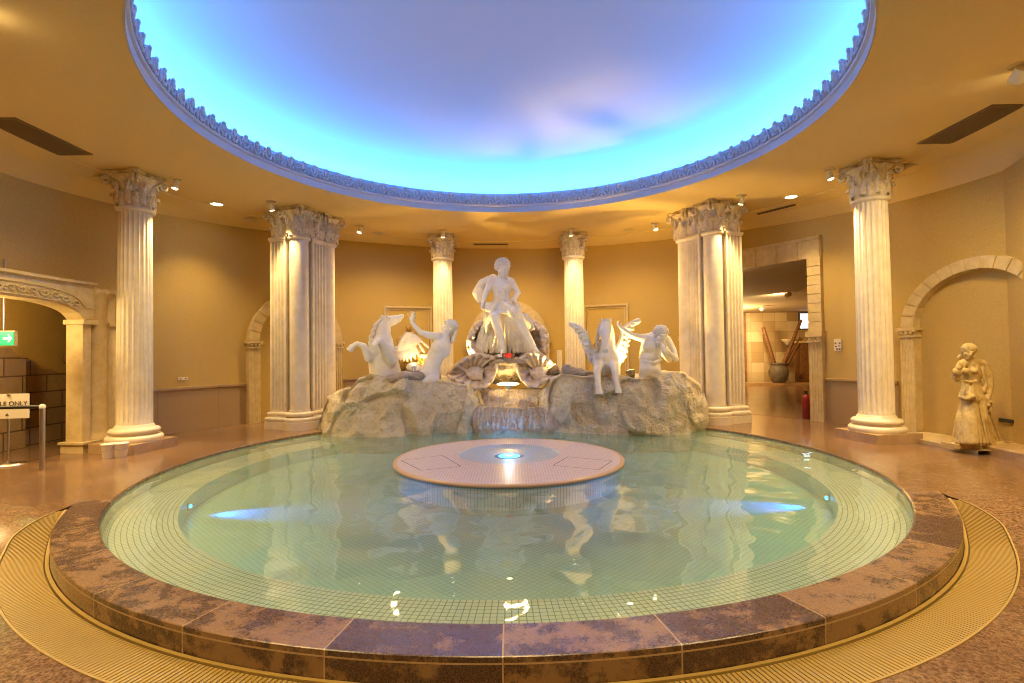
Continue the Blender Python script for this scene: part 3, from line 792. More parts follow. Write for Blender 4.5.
while t < R(198):                                   # scrolling foliage along the frieze
    zc = za(t) + .115; pts = [wp(t + .011 * cos(a) * (1 - a / 9), zc + side * .05 * sin(a) * (1 - a / 9), f_ + .012) for a in [q * .75 for q in range(9)]]
    mb.tube(pts, .013, 6); mb.ell(wp(t + .012, zc - side * .03, f_ + .01), (.02, .03, .02), n=8, m=5); mb.ell(wp(t + .02, zc + side * .04, f_ + .01), (.02, .025, .018), n=8, m=5)
    t += .026; side = -side
mb.build('leaf_frieze', 'trim', lint)
# passage behind
xb = -8.05
mb = MB(); mb.add([(xb, -5, 2.75), (xb, 4, 2.75), (xb, 4, -.05), (xb, -5, -.05)], [(0, 1, 2, 3)], smooth=False); struct(mb, 'wall', 'wall').name = 'wall_passage'
mb = MB(); mb.add([(-9, -5, 2.75), (-9, 4, 2.75), (-6.4, 4, 2.75), (-6.4, -5, 2.75)], [(0, 1, 2, 3)], smooth=False)
mb.v = [Vector((-9, -5, 2.75)), Vector((-9, 4, 2.75)), Vector((-6.93, 1.2, 2.75)), Vector((-6.93, -2.5, 2.75))]; struct(mb, 'ceiling', 'wall').name = 'ceiling_passage'
mb = MB(); mb.add([(-9, -5, .003), (-6.0, -5, .003), (-6.75, 1.45, .003), (-6.75, 4, .003), (-9, 4, .003)], [(0, 1, 2, 3, 4)], smooth=False)
mb.v = [Vector((-9, -5, .003)), Vector((-6.6, -3, .003)), Vector((-6.75, 1.45, .003)), Vector((-6.9, 3, .003)), Vector((-9, 4, .003))]; struct(mb, 'floor', 'farfloor').name = 'floor_passage'
# rough block wall with broken top edge
bw = empty('block_wall', (xb, 1, 0), 0, True); tag(bw, 'rough stone block wall with a broken stepped top inside the left doorway', 'stone wall')
prof_ = [(-3.5, 1.75), (.5, 1.75), (.75, 1.62), (1.05, 1.60), (1.2, 1.45), (1.5, 1.45), (1.62, 1.38), (1.68, 1.27), (1.95, 1.25), (2.1, 1.18), (2.25, 1.17), (2.35, 1.08), (3.8, 1.05)]
mb = MB(); mb2 = MB()
for (m_, x0, ya, yb) in ((mb, xb + .22, -3.5, 1.30), (mb2, xb + .06, 1.30, 3.8)):
    P_ = [p for p in prof_ if ya <= p[0] <= yb]
    if m_ is mb: P_.append((1.30, 1.45))
    else: P_.insert(0, (1.30, 1.45))
    vs = [(x0, y, z) for y, z in P_] + [(x0, y, 0) for y, z in P_]; n_ = len(P_)
    m_.add(vs, [(i, i + 1, n_ + i + 1, n_ + i) for i in range(n_ - 1)], [[(P_[i][0], P_[i][1]), (P_[i + 1][0], P_[i + 1][1]), (P_[i + 1][0], 0), (P_[i][0], 0)] for i in range(n_ - 1)], smooth=False)
    vt = [(x0, y, z) for y, z in P_] + [(xb, y, z) for y, z in P_]; m_.add(vt, [(i, n_ + i, n_ + i + 1, i + 1) for i in range(n_ - 1)], [[(0, 0), (0, .1), (.3, .1), (.3, 0)]] * (n_ - 1), smooth=False)
    if m_ is mb: m_.add([(x0, 1.3, 1.45), (xb, 1.3, 1.45), (xb, 1.3, 0), (x0, 1.3, 0)], [(0, 1, 2, 3)], [[(0, 1.45), (.2, 1.45), (.2, 0), (0, 0)]], smooth=False)
mb.build('projecting_blocks', 'brick', bw); mb2.build('recessed_blocks', 'brick', bw)
p = at(62, 351, 2.3); mb = MB(); mb.ell(Vector((xb + .08, 2.25, 1.42)), (.06, .09, .09)); mb.ell(Vector((xb + .16, 2.25, 1.42)), (.05, .05, .05)); tag(mb.build('round_wall_fitting', 'wood'), 'small round brown fitting on the passage wall inside the left doorway', 'fitting')
# exit sign
ye = -.1; pe = at(2, 338.5, ye); ex = empty('exit_sign', pe, R(0)); tag(ex, 'green lit exit sign with a white arrow hanging in the left doorway', 'exit sign')
kx = (ye - CY) / F
wE, hE = 24 * kx, 14 * kx
MB().box((0, .03, 0), (wE, .05, hE + .02)).build('housing', 'trim', ex); MB().box((0, 0, 0), (wE - .01, .012, hE - .006)).build('face', 'exitgreen', ex)
mb = MB(); ax = wE / 2 - .055
mb.box((ax - .045, -.010, 0), (.07, .006, .022)); mb.add([(ax - .02, -.012, .05), (ax - .005, -.012, .05), (ax + .04, -.012, 0), (ax - .005, -.012, -.05), (ax - .02, -.012, -.05), (ax + .005, -.012, 0)], [(0, 5, 2, 1), (5, 4, 3, 2)], smooth=False); mb.build('arrow', 'exitwhite', ex)
mb = MB(); rx = -wE / 2 + .09; mb.ell((rx + .03, -.011, .06), (.014, .003, .014)); mb.tube([(rx + .02, -.011, .045), (rx, -.011, .0)], .012, 6); mb.tube([(rx, -.011, 0), (rx + .03, -.011, -.02), (rx + .02, -.011, -.06)], .009, 6); mb.tube([(rx, -.011, 0), (rx - .02, -.011, -.03), (rx - .05, -.011, -.04)], .009, 6); mb.tube([(rx + .02, -.011, .04), (rx + .05, -.011, .02)], .007, 6); mb.tube([(rx + .02, -.011, .04), (rx - .02, -.011, .03)], .007, 6); mb.build('running_figure', 'exitwhite', ex)
MB().tube([(0, .03, hE / 2), (0, .03, 2.8 - pe.z)], .012, 8).build('hanger', 'metal', ex)
# sign board on a stand
ys = .1; ps = at(6, 406, ys); b0 = gr(8, 465); sg = empty('sign_stand', (b0.x, b0.y, 0), R(8)); tag(sg, 'white notice board on a thin steel stand with round foot in the left doorway', 'sign stand')
hs = 1.423 + (353.2 - (406 - 6.7)) / F * (b0.y - CY)
ky = (b0.y - CY) / F
MB().lathe([(.20, .0), (.20, .012), (.05, .03), (.015, .05)], n=32).build('foot', 'metal', sg)
MB().tube([(0, 0, .03), (0, 0, hs)], .014, 10).build('pole', 'metal', sg)
MB().box((0, -.02, hs), (39 * ky, .015, 24.5 * ky)).build('board', 'paper', sg)
MB().box((.0, -.033, hs - .008), (39 * ky, .004, .02)).build('stripe', 'ink', sg)
MB().lathe([(.02, -.004), (.02, .004)], (0, 0, 0), 12).build('screw', 'ink', sg).location = (.02, -.03, hs + .155)
def text3(body, size, loc, rot, mat, parent, name, align='CENTER', ext=.001):
    cu = bpy.data.curves.new(name, 'FONT'); cu.body = body; cu.size = size; cu.align_x = align; cu.align_y = 'CENTER'; cu.extrude = ext
    o0 = bpy.data.objects.new(name, cu); me = bpy.data.meshes.new_from_object(o0); o = bpy.data.objects.new(name, me); bpy.data.objects.remove(o0); COL.objects.link(o); o.location = loc; o.rotation_euler = rot; o.parent = parent; me.materials.clear(); me.materials.append(M[mat]); return o
text3('FEMALE ONLY', .085, (-.02, -.031, hs + .032), (PI / 2, 0, 0), 'ink', sg, 'lettering')
mb = MB(); mb.add([(-.02, -.031, hs - .13), (.03, -.031, hs - .13), (.005, -.031, hs - .09)], [(0, 1, 2)], smooth=False); mb.build('triangle_mark', 'joint', sg)
# barrier: post and rail
pp_ = gr(42, 470); bar = empty('barrier_rail', (pp_.x, pp_.y, 0)); tag(bar, 'brushed steel post with a dark rail running left out of view', 'railing')
hz = 1.423 + (353.2 - (405 - 6.2)) / F * (pp_.y - CY)
MB().tube([(0, 0, 0), (0, 0, hz - .03)], .03, 16).build('post', 'metal', bar)
MB().lathe([(.034, hz - .04), (.036, hz - .02), (.03, hz + .0), (.012, hz + .015)], n=20).build('post_cap', 'white', bar)
MB().tube([(0, 0, hz - .02), (-1.2, -.1, hz - .02)], .022, 12).build('rail', 'dark', bar)
# buckets
bk = empty('bucket'); MB().lathe([(.088, 0), (.092, .01), (.115, .20), (.118, .205), (.118, .22), (.106, .22), (.10, .19), (.085, .02)], n=28, caps=False).build('tub', 'plastic', bk)
MB().lathe([(.0885, .0), (.0885, .012)], n=28).build('bottom', 'plastic', bk)
MB().lathe([(.112, .20), (.122, .202), (.122, .222), (.112, .224)], n=28, caps=True).build('lid', 'white', bk)
hp = [(.120 * cos(a), -.02 - .118 * sin(a) * .9, .19 - .07 * sin(a)) for a in [PI * i / 12 for i in range(13)]]
MB().tube(hp, .004, 6).build('handle', 'metal', bk)
g1, g2 = gr(103.5, 459), gr(114.5, 457.5)
bk.scale = (.82, .82, .9); bk.location = (g1.x, g1.y + .1, 0); tag(bk, 'white plastic bucket on the floor, left one of the pair by the column', 'bucket', 'white buckets by the left column')
b2 = copy_tree(bk); b2.location = (g2.x + .045, g2.y + .06, 0); b2.rotation_euler = (0, 0, .7); tag(b2, 'white plastic bucket on the floor, right one of the pair touching the plinth', 'bucket')

# step at the right niche
mb = MB(); T = [R(t) for t in (2.6, 1, 0, -2, -4, -6, -8, -12, -16)]
rows = [[wp(t, z, d) for t in T] for z, d in ((-.2, .55), (.10, .55), (.12, .53), (.12, -.1))]
mb.grid(rows, smooth=False, flip=False); mb.add([wp(T[0], -.1, .55), wp(T[0], .12, .53), wp(T[0], .12, 0), wp(T[0], -.1, 0)], [(0, 1, 2, 3)], smooth=False)
tag(mb.build('stone_kerb', 'plinth'), 'low stone kerb along the right wall ending beside the ochre statue', 'kerb')
mb = MB(); T = [R(t) for t in (11.2, 9, 7, 5, 3, 1, 0, -2.6)]
rows = [[wp(t, z, d) for t in T] for z, d in ((-.01, .72), (.05, .72), (.06, .70), (.06, 0))]
mb.grid(rows, smooth=False); mb.add([rows[q][0] for q in range(4)], [(0, 1, 2, 3)], smooth=False)
tag(mb.build('niche_sill', 'trim'), 'thin stone sill at the foot of the arched niche on the right', 'sill')

# wall fittings
def plate(name, t, z, w, h, mat, label, cat, holes=(), d=.015, hm='ink'):
    c = wp(t, z, d); rot = t - PI / 2 if True else 0
    r_ = empty(name, c, t + PI / 2 + PI, False); tag(r_, label, cat)
    r_.rotation_euler = (0, 0, t - PI / 2)
    MB().box((0, 0, 0), (w, .02, h)).build('plate', mat, r_)
    for (x, zz, ww, hh) in holes: MB().box((x, -.012, zz), (ww, .006, hh)).build('socket_opening', hm, r_)
    return r_
plate('wall_socket', R(155.5), 1.02, .20, .055, 'paper', 'flat cream wall socket plate on the wall between the left column and the left pier', 'socket', [(-.05, 0, .03, .02), (.05, 0, .03, .02)])
plate('switch_panel', R(24.0), 1.50, .14, .22, 'paper', 'cream switch panel on the wall left of the right single column', 'switch', [(-.04, .03, .03, .03), (.04, .03, .03, .03), (-.03, -.03, .03, .02), (.03, -.02, .03, .02), (-.01, -.08, .04, .025), (.04, -.08, .03, .03)])
plate('wall_plaque', R(.5), .40, .22, .05, 'dark', 'small dark rectangular plate on the niche wall right of the ochre statue', 'plaque')
# moulded panels with bronze reliefs
def panel(uc, v0, v1, u0, u1, label, fig):
    th = math.atan2(6.75, at(uc, 330, 6.7).x); c = wp(th, 1.0, .0)
    pa, pb_ = at(u0, v0, c.y), at(u1, v1, c.y); w = pb_.x - pa.x; h = pa.z - pb_.z
    r_ = empty('moulded_panel', ((pa.x + pb_.x) / 2, c.y - .08, (pa.z + pb_.z) / 2), th - PI / 2); tag(r_, label, 'panel', 'moulded wall panels')
    MB().box((0, .02, 0), (w, .12, h)).build('field', 'wall', r_)
    mb = MB(); e = .045
    for x, z, ww, hh in ((0, h / 2, w + e, e), (0, -h / 2, w + e, e), (-w / 2, 0, e, h), (w / 2, 0, e, h)): mb.box((x, -.055, z), (ww, .06, hh)); 
    for x, z, ww, hh in ((0, h / 2 - .07, w - .1, .015), (0, -h / 2 + .07, w - .1, .015), (-w / 2 + .07, 0, .015, h - .15), (w / 2 - .07, 0, .015, h - .15)): mb.box((x, -.05, z), (ww, .03, hh))
    mb.build('frame', 'trim', r_)
    mb = MB(); fig(mb, w, h); remesh(mb.build('bronze_relief', 'gold', r_), .025, 2)
def figL(mb, w, h):
    x0, z0 = -.02, .28
    mb.ell((x0, -.12, z0 + .32), (.075, .08, .10)); mb.ell((x0, -.10, z0 + .05), (.14, .08, .20)); mb.limb([(x0 - .12, -.1, z0 + .15), (x0 - .27, -.12, z0), (x0 - .2, -.14, z0 - .16)], [.05, .045, .035])
    mb.limb([(x0 + .12, -.1, z0 + .15), (x0 + .22, -.12, z0 + .3), (x0 + .14, -.12, z0 + .42)], [.05, .045, .035]); mb.limb([(x0 - .06, -.1, z0 - .1), (x0 - .1, -.12, z0 - .5), (x0 - .12, -.1, z0 - .9)], [.10, .08, .05]); mb.limb([(x0 + .06, -.1, z0 - .1), (x0 + .12, -.12, z0 - .5), (x0 + .1, -.1, z0 - .9)], [.10, .08, .05])
def figR(mb, w, h):
    x0, z0 = .12, .1
    mb.ell((x0, -.12, z0 + .42), (.075, .08, .10)); mb.ell((x0 + .02, -.10, z0 + .12), (.15, .08, .22)); mb.limb([(x0 + .12, -.1, z0 + .25), (x0 + .24, -.12, z0 + .05), (x0 + .16, -.14, z0 - .1)], [.05, .045, .035])
    mb.limb([(x0 - .12, -.1, z0 + .25), (x0 - .4, -.12, z0 + .05), (x0 - .55, -.12, z0 - .1)], [.05, .045, .035]); mb.ell((x0 - .6, -.1, z0 - .15), (.12, .06, .10)); mb.limb([(x0, -.1, z0), (x0 + .05, -.12, z0 - .4), (x0 + .05, -.1, z0 - .8)], [.14, .10, .06])
panel(409, 308, 395, 386, 432, 'raised moulded panel with a bronze figure behind the left horse', figL)
panel(606, 306, 392, 584, 628, 'raised moulded panel with a bronze figure behind the winged horse', figR)
# notices behind the left rock
for (u_, v_, w_, h_, lab, hd) in ((368, 353, 19, 12, 'upper cream notice on the wall behind the rearing horse', 0), (368, 373.5, 19, 24, 'lower cream notice with a black heading bar on the wall behind the rearing horse', 1)):
    c = at(u_, v_, 6.35); k2 = (6.35 - CY) / F; nt = empty('wall_notice', c, R(14)); tag(nt, lab, 'notice', 'notices on the back wall')
    MB().box((0, 0, 0), (w_ * k2, .03, h_ * k2)).build('sheet', 'paper', nt)
    mb = MB()
    if hd: mb.box((0, -.018, h_ * k2 / 2 - .1), (w_ * k2 * .8, .006, .05)); [mb.box((-.02, -.018, .08 - q * .05), (w_ * k2 * .55, .004, .012)) for q in range(5)]
    else: mb.lathe([(.022, -.018), (.022, -.016)], (0, 0, 0), 12)
    o = mb.build('print', 'ink' if hd else 'joint', nt)
    if not hd: o.rotation_euler = (PI / 2, 0, 0)
c = at(559.5, 361, 6.55); nt = empty('wall_cabinet', c, 0); tag(nt, 'small cream box on the back wall just left of the right slim column', 'box'); MB().box((0, 0, 0), (.13, .10, .58)).build('case', 'paper', nt); MB().box((0.02, -.05, -.32), (.09, .04, .05)).build('knob', 'dark', nt)

# ------------------------------------------------------------------ ceiling fittings
for sx, lb in ((-1, 'left'), (1, 'right')):
    r_ = empty('ceiling_vent', (sx * 6.29, -.41, HC)); tag(r_, 'large square brown ventilation grille in the ceiling at %s' % lb, 'vent', 'ceiling ventilation grilles')
    MB().box((0, 0, -.006), (.88, 1.16, .02)).build('frame', 'ventm', r_)
    mb = MB()
    for q in range(54): mb.box((0, -.54 + q * .0204, -.018), (.82, .012, .006))
    mb.build('louvres', 'ventm', r_)
warm = (1.0, .71, .30)
def light(kind, loc, energy, color=warm, size=.1, tgt=None, spot=1.2, blend=.6, name='lamp_light', shape=None):
    l = bpy.data.lights.new(name, kind); l.energy = energy; l.color = color
    if kind == 'AREA': l.size = size; l.shape = 'DISK'
    else: l.shadow_soft_size = size
    if kind == 'SPOT': l.spot_size = spot; l.spot_blend = blend
    o = bpy.data.objects.new(name, l); COL.objects.link(o); o.location = loc
    if tgt is not None:
        d = (Vector(tgt) - Vector(loc)).normalized(); o.rotation_euler = d.to_track_quat('-Z', 'Y').to_euler()
    return o
def downlight(x, y, z, lit, label, e=0, tilt=0):
    r_ = empty('downlight', (x, y, z)); tag(r_, label, 'ceiling light', 'recessed ceiling lights')
    MB().lathe([(.10, -.0), (.10, -.012), (.12, -.014), (.13, .0)], n=28, caps=False).build('trim_ring', 'trim' if not lit else 'white', r_)
    MB().lathe([(.001, -.004), (.10, -.005)], n=28, caps=False).build('lens', 'lens' if lit else 'lens_off', r_)
    if e: light('SPOT', (x, y, z - .05), e * 3.0, tgt=(x * .90, y * .90, 0), spot=1.9, blend=1, size=.1)
def cz(x, y):                                        # ceiling height at a point
    r = math.hypot(x, y)
    if r < 6.3: return HC
    if r < 6.62: return HC - .02 - .07 * (r - 6.32) / .3
    return HC - .09 + (zwall(math.atan2(y, x)) - (HC - .09)) * (r - 6.62) / .3
downlight(-5.50, 2.66, HC, True, 'lit round downlight between the left column and the left pier', 110)
downlight(5.40, 2.68, HC, True, 'lit round downlight between the right pier and the right column', 150)
downlight(-3.09, 5.18, HC, False, 'unlit round downlight right of the left pier', 0)
downlight(2.87, 5.20, HC, False, 'unlit round downlight left of the right pier', 0)
downlight(-6.38, 1.0, cz(-6.38, 1.0) , False, 'unlit oval downlight near the left edge by the wall', 0)
downlight(-5.35, 3.62, cz(-5.35, 3.62), False, 'unlit downlight on the ceiling slope left of the left pier', 0)
downlight(6.36, 1.0, cz(6.36, 1.0), False, 'unlit downlight on the ceiling right of the right column', 0)
# slot vents
for (u_, v_, lb, ln) in ((490, 248, 'dark slot vent in the ceiling above the sea god', .9), (783, 209.5, 'dark slot vent in the ceiling above the doorway', .8)):
    p = gr(u_, v_, HC - .02); th = math.atan2(p.y, p.x); rr_ = min(math.hypot(p.x, p.y), 6.42); r_ = empty('slot_vent', (rr_ * cos(th), rr_ * sin(th), cz(rr_ * cos(th), rr_ * sin(th)) - .015), th + PI / 2); tag(r_, lb, 'vent', 'slot vents')
    MB().box((0, 0, 0), (ln, .07, .02)).build('frame', 'ventm', r_); MB().box((0, 0, -.008), (ln - .06, .03, .014)).build('slot', 'dark', r_)
# globe-like lit lamp in front of the door lintel
p = at(797, 229, 4.0); r_ = empty('downlight', (p.x, p.y, cz(p.x, p.y))); tag(r_, 'bright round lamp hanging just above the doorway lintel', 'ceiling light', 'recessed ceiling lights')
r_.location.z = 4.14
MB().lathe([(.05, .12), (.05, -.03), (.07, -.05)], n=20).build('holder', 'white', r_); MB().ell((0, 0, -.09), .065).build('bulb', 'lens', r_)
light('POINT', (p.x, p.y - .05, 4.0 - .06), 5, size=.06)
# adjustable spots
def canspot(x, y, tgt, label, e=60, spot=.55, base=True, r=.05, z=None, lit=True):
    z = HC if z is None else z
    r_ = empty('ceiling_spotlight', (x, y, z)); tag(r_, label, 'spotlight', 'adjustable ceiling spotlights')
    MB().lathe([(.055, -.015), (.09, -.012), (.09, 0)], n=24).build('mount', 'trim', r_)
    hd = Vector((x, y, z - .10)); d = (Vector(tgt) - hd).normalized(); m = frame(d)
    mb = MB(); c0 = Vector((0, 0, -.10))
    mb.tube([c0 - d * .07, c0 + d * .07], [r * .85, r], 20); mb.build('can', 'white', r_)
    MB().tube([(0, 0, -.01), c0], .012, 8).build('stem', 'metal', r_)
    mb = MB(); mb.tube([c0 + d * .070, c0 + d * .074], [r * .8, r * .8], 20); mb.build('lens', 'lens' if lit else 'lens_off', r_)
    if e: light('SPOT', tuple(hd + d * .10), e * 4.5, color=(1, .74, .36), size=.03, tgt=tgt, spot=spot, blend=.9)
canspot(-5.35, 1.22, (-5.60, 1.02, 2.75), 'ceiling spotlight beside the capital of the left single column', 110, .8)
canspot(5.22, 1.18, (5.48, 1.0, 2.75), 'ceiling spotlight beside the capital of the right single column', 110, .8)
canspot(-4.42, 2.55, (-4.15, 3.0, 2.6), 'ceiling spotlight in front of the left pier capitals', 50, 1.1)
canspot(4.40, 2.55, (4.10, 3.0, 2.6), 'ceiling spotlight in front of the right pier capitals', 50, 1.1)
canspot(-1.52, 4.98, (-1.60, 5.40, 2.6), 'ceiling spotlight in front of the left slim column', 40, 1.0)
canspot(1.48, 5.0, (1.58, 5.40, 2.6), 'ceiling spotlight in front of the right slim column', 40, 1.0)
canspot(-3.30, 4.45, (-3.75, 3.95, 2.6), 'ceiling spotlight just right of the left pier', 60, 1.1)
canspot(3.32, 4.55, (3.70, 3.95, 2.6), 'ceiling spotlight just left of the right pier', 60, 1.1)
canspot(5.33, -1.86, (6.2, 2.0, 1.5), 'lit ceiling spotlight at the top right edge of the photo', 60, 1.3, r=.07)
# next room spots
p = at(778, 242, 8.0); 
for (u_, v_, yy, lb) in ((787, 239, 8.5, 'larger spotlight on the ceiling of the next room'), (762, 291, 12.5, 'smaller double spotlight on the ceiling of the next room')):
    p = at(u_, v_, yy); zt_ = 3.25 - .23 * (yy - 5) / 10.3; canspot(p.x, yy, (p.x - .5, YB, 1.6), lb, 120, 1.6, r=.08, z=zt_)
light('POINT', (8.6, 12.9, 2.5), 300, color=(1, .66, .26), size=.2)

# unseen key spotlights added over the near side of the pool to light the fountain
canspot(-3.6, -4.4, (-1.6, 2.6, 1.3), 'added unseen ceiling spotlight behind the viewer at left, aimed at the rearing horse', 150, .75, r=.07)
canspot(3.6, -4.4, (1.8, 2.6, 1.3), 'added unseen ceiling spotlight behind the viewer at right, aimed at the winged horse', 110, .75, r=.07)
canspot(-4.35, -3.0, (0, 3.6, 2.0), 'added unseen ceiling spotlight beyond the left edge, aimed at the sea god', 80, .55, r=.07)
# added warm fill: unseen downlights near the viewer, then bare spots under the ceiling
for (x, y, e) in ((0, -6.2, 170), (-3.6, -5.4, 170), (3.6, -5.4, 170), (-5.6, -2.6, 250), (5.6, -2.6, 250)):
    downlight(x, y, HC, True, 'added fill downlight over the near side of the pool', e)
for ob in [o for o in COL.objects if o.get('label') == 'added fill downlight over the near side of the pool']:
    q = ob.location; ob['label'] = 'added round fill downlight behind the viewer, %s' % ('centre' if abs(q.x) < 1 else ('left, nearer' if q.x < 0 and q.y < -4 else 'right, nearer' if q.y < -4 else 'left, over the pool side' if q.x < 0 else 'right, over the pool side'))
for (x, y) in ((-4.9, -.8), (4.9, -.8), (-2.6, 4.6), (2.6, 4.6), (0, 5.2)):  # fill spots added below the ceiling, no fixtures
    light('SPOT', (x, y, HC - .03), 420, size=.08, tgt=(x * .9, y, 0), spot=2.6, blend=1)
light('POINT', (-7.25, -.6, 2.1), 130, size=.15)

#SC0
# ------------------------------------------------------------------ fountain rocks
def lerp_tab(tab, x):
    if x <= tab[0][0]: return tab[0][1]
    for (a, b), (c, d) in zip(tab, tab[1:]):
        if x <= c: return b + (d - b) * (x - a) / (c - a)
    return tab[-1][1]
def rock_mound(name, label, top, front, back, mat, amp=.10, seed=0, nu=200, nt=110, cl=.18, zbase=-.36):
    # top: (u, v) outline; front/back: (u, y) plan lines
    u0, u1 = top[0][0], top[-1][0]; rows = []
    for i in range(nu + 1):
        u = u0 + (u1 - u0) * i / nu; yf = lerp_tab(front, u); yb = lerp_tab(back, u); ytop = yf + min(.45, (yb - yf) * .4)
        pt = at(u, lerp_tab(top, u), ytop); zt = pt.z; row = []
        x = pt.x
        for j in range(nt + 1):
            t = j / nt
            if t < .5:
                f = t / .5; a = f * PI / 2; y = yf + (ytop - yf) * (1 - cos(a)) * 1.0; z = zbase + (zt - zbase) * sin(a) ** .8
            elif t < .85:
                f = (t - .5) / .35; y = ytop + (yb - ytop) * f; z = zt - .05 * f
            else:
                f = (t - .85) / .15; y = yb + .05 * f; z = zt - .05 - (zt - .05 - zbase) * f
            xx = CX + (x - CX) * (y - CY) / (ytop - CY) * .5 + x * .5 if False else x
            p = Vector((xx, y, z)); q = p * 1.0 + Vector((seed, seed * 2, 0))
            d = noise.hetero_terrain(q * 1.3, .9, 2.2, 4, .6) * .5 + (noise.cell(q * 1.9 + noise.noise_vector(q * 1.1) * .6) - .5) * 1.0 + (noise.voronoi(q * 3.2)[0][1] - noise.voronoi(q * 3.2)[0][0]) * .8 - .2
            d2 = abs(noise.noise(q * 2.6)) * 1.2 + noise.noise(q * 7) * .25
            edge = min(1, i / 6, (nu - i) / 6)
            nrm = Vector((0, -1, .35)).normalized() if t < .5 else Vector((0, 0, 1))
            sc_ = amp if t < .42 else amp * .35
            row.append(p + nrm * ((d * .55 - d2 * .5) * sc_) + Vector((noise.noise(q * 3) * .04, 0, 0)))
        rows.append(row)
    mb = MB(); mb.grid(rows, smooth=True)
    for r_, fl in ((rows[0], 0), (rows[-1], 1)):
        mb.add(r_ if not fl else r_[::-1], [tuple(range(len(r_)))], smooth=False)
    o = mb.build(name, mat); tag(o, label, 'rock', 'fountain rocks')
    return o
rock_mound('fountain_rock', 'long cream boulder mass under the rearing horse, left half of the fountain',
    [(317, 432), (319, 424), (323, 411), (330, 396), (340, 391), (350, 387), (358, 377), (370, 373), (388, 377), (404, 372), (419, 372), (431, 378), (455, 382), (470, 385), (480, 388), (486, 392)],
    [(317, 3.05), (330, 2.50), (350, 2.15), (400, 2.22), (440, 2.32), (470, 2.5), (486, 2.95)],
    [(317, 3.3), (330, 3.6), (350, 4.3), (420, 4.7), (486, 4.6)], 'rock', .22, 3)
rock_mound('fountain_rock', 'long cream boulder mass under the winged horse, right half of the fountain',
    [(534, 400), (540, 392), (552, 379), (564, 373), (580, 375), (596, 376), (622, 377), (650, 377), (660, 374), (668, 372), (685, 372), (697, 382), (704, 394), (707, 408), (707, 420)],
    [(534, 2.95), (552, 2.5), (600, 2.1), (640, 1.78), (676, 2.0), (697, 2.45), (707, 3.0)],
    [(534, 4.4), (600, 4.7), (660, 4.3), (690, 3.8), (707, 3.2)], 'rock', .22, 11)
rock_mound('cascade_rock', 'reddish brown lower rock step of the small central cascade',
    [(474, 408), (482, 405), (500, 406), (520, 407), (540, 406), (556, 408)],
    [(474, 2.52), (500, 2.50), (530, 2.5), (556, 2.5)], [(474, 3.3), (556, 3.3)], 'rock2', .16, 23, 60, 50)
rock_mound('cascade_rock', 'reddish brown upper rock step holding the lit basin of the cascade',
    [(476, 390), (486, 389), (520, 389.5), (550, 389), (556, 390)],
    [(476, 2.95), (510, 2.92), (556, 2.95)], [(476, 4.6), (556, 4.6)], 'rock2', .14, 31, 60, 50)
# falling water sheets
mb = MB()
for (u0_, u1_, va, vb, ya, yb_) in ((484, 546, 389, 405, 2.86, 2.62), (478, 556, 406, 429, 2.42, 2.36)):
    rows = []
    for j in range(7):
        f = j / 6; rows.append([at(u0_ + (u1_ - u0_) * i / 24, va + (vb - va) * f ** 1.3, ya + (yb_ - ya) * math.sqrt(f) + .02 * sin(i * 1.7)) for i in range(25)])
    mb.grid(rows)
tag(mb.build('falling_water', 'fall'), 'thin white water trickling down the steps of the cascade', 'water', kind='stuff')

# ------------------------------------------------------------------ figure helpers
class Fig:
    def __init__(s, y0): s.y = y0; s.s = (y0 - CY) / F
    def P(s, u, v, dy=0): return at(u, v, s.y + dy)
def head(mb, c, face, upv, h, beard=False):
    # h = head height; face = forward direction
    f = Vector(face).normalized(); u = Vector(upv).normalized(); f = (f - u * f.dot(u)).normalized(); x = u.cross(f)
    T = Matrix(((x.x, f.x, u.x), (x.y, f.y, u.y), (x.z, f.z, u.z))); c = Vector(c)
    L = lambda a, b, d: c + T @ Vector((a * h, b * h, d * h))
    mb.ell(L(0, -.11, .14), (.33 * h, .40 * h, .36 * h), T); mb.ell(L(0, .08, -.16), (.25 * h, .27 * h, .33 * h), T)
    mb.ell(L(0, .24, -.36), (.13 * h, .12 * h, .10 * h), T)
    mb.ell(L(0, .30, .07), (.25 * h, .10 * h, .045 * h), T)                     # brow
    mb.limb([L(0, .34, .04), L(0, .42, -.12)], [.035 * h, .06 * h])           # nose
    for s in (-1, 1):
        mb.ell(L(.12 * s, .25, -.01), (.05 * h, .04 * h, .03 * h), T); mb.ell(L(.17 * s, .24, -.14), (.08 * h, .07 * h, .07 * h), T)
        mb.ell(L(.33 * s, -.02, -.03), (.04 * h, .07 * h, .11 * h), T)
    mb.ell(L(0, .33, -.24), (.10 * h, .05 * h, .025 * h), T); mb.ell(L(0, .32, -.29), (.08 * h, .05 * h, .025 * h), T)
    return T, L
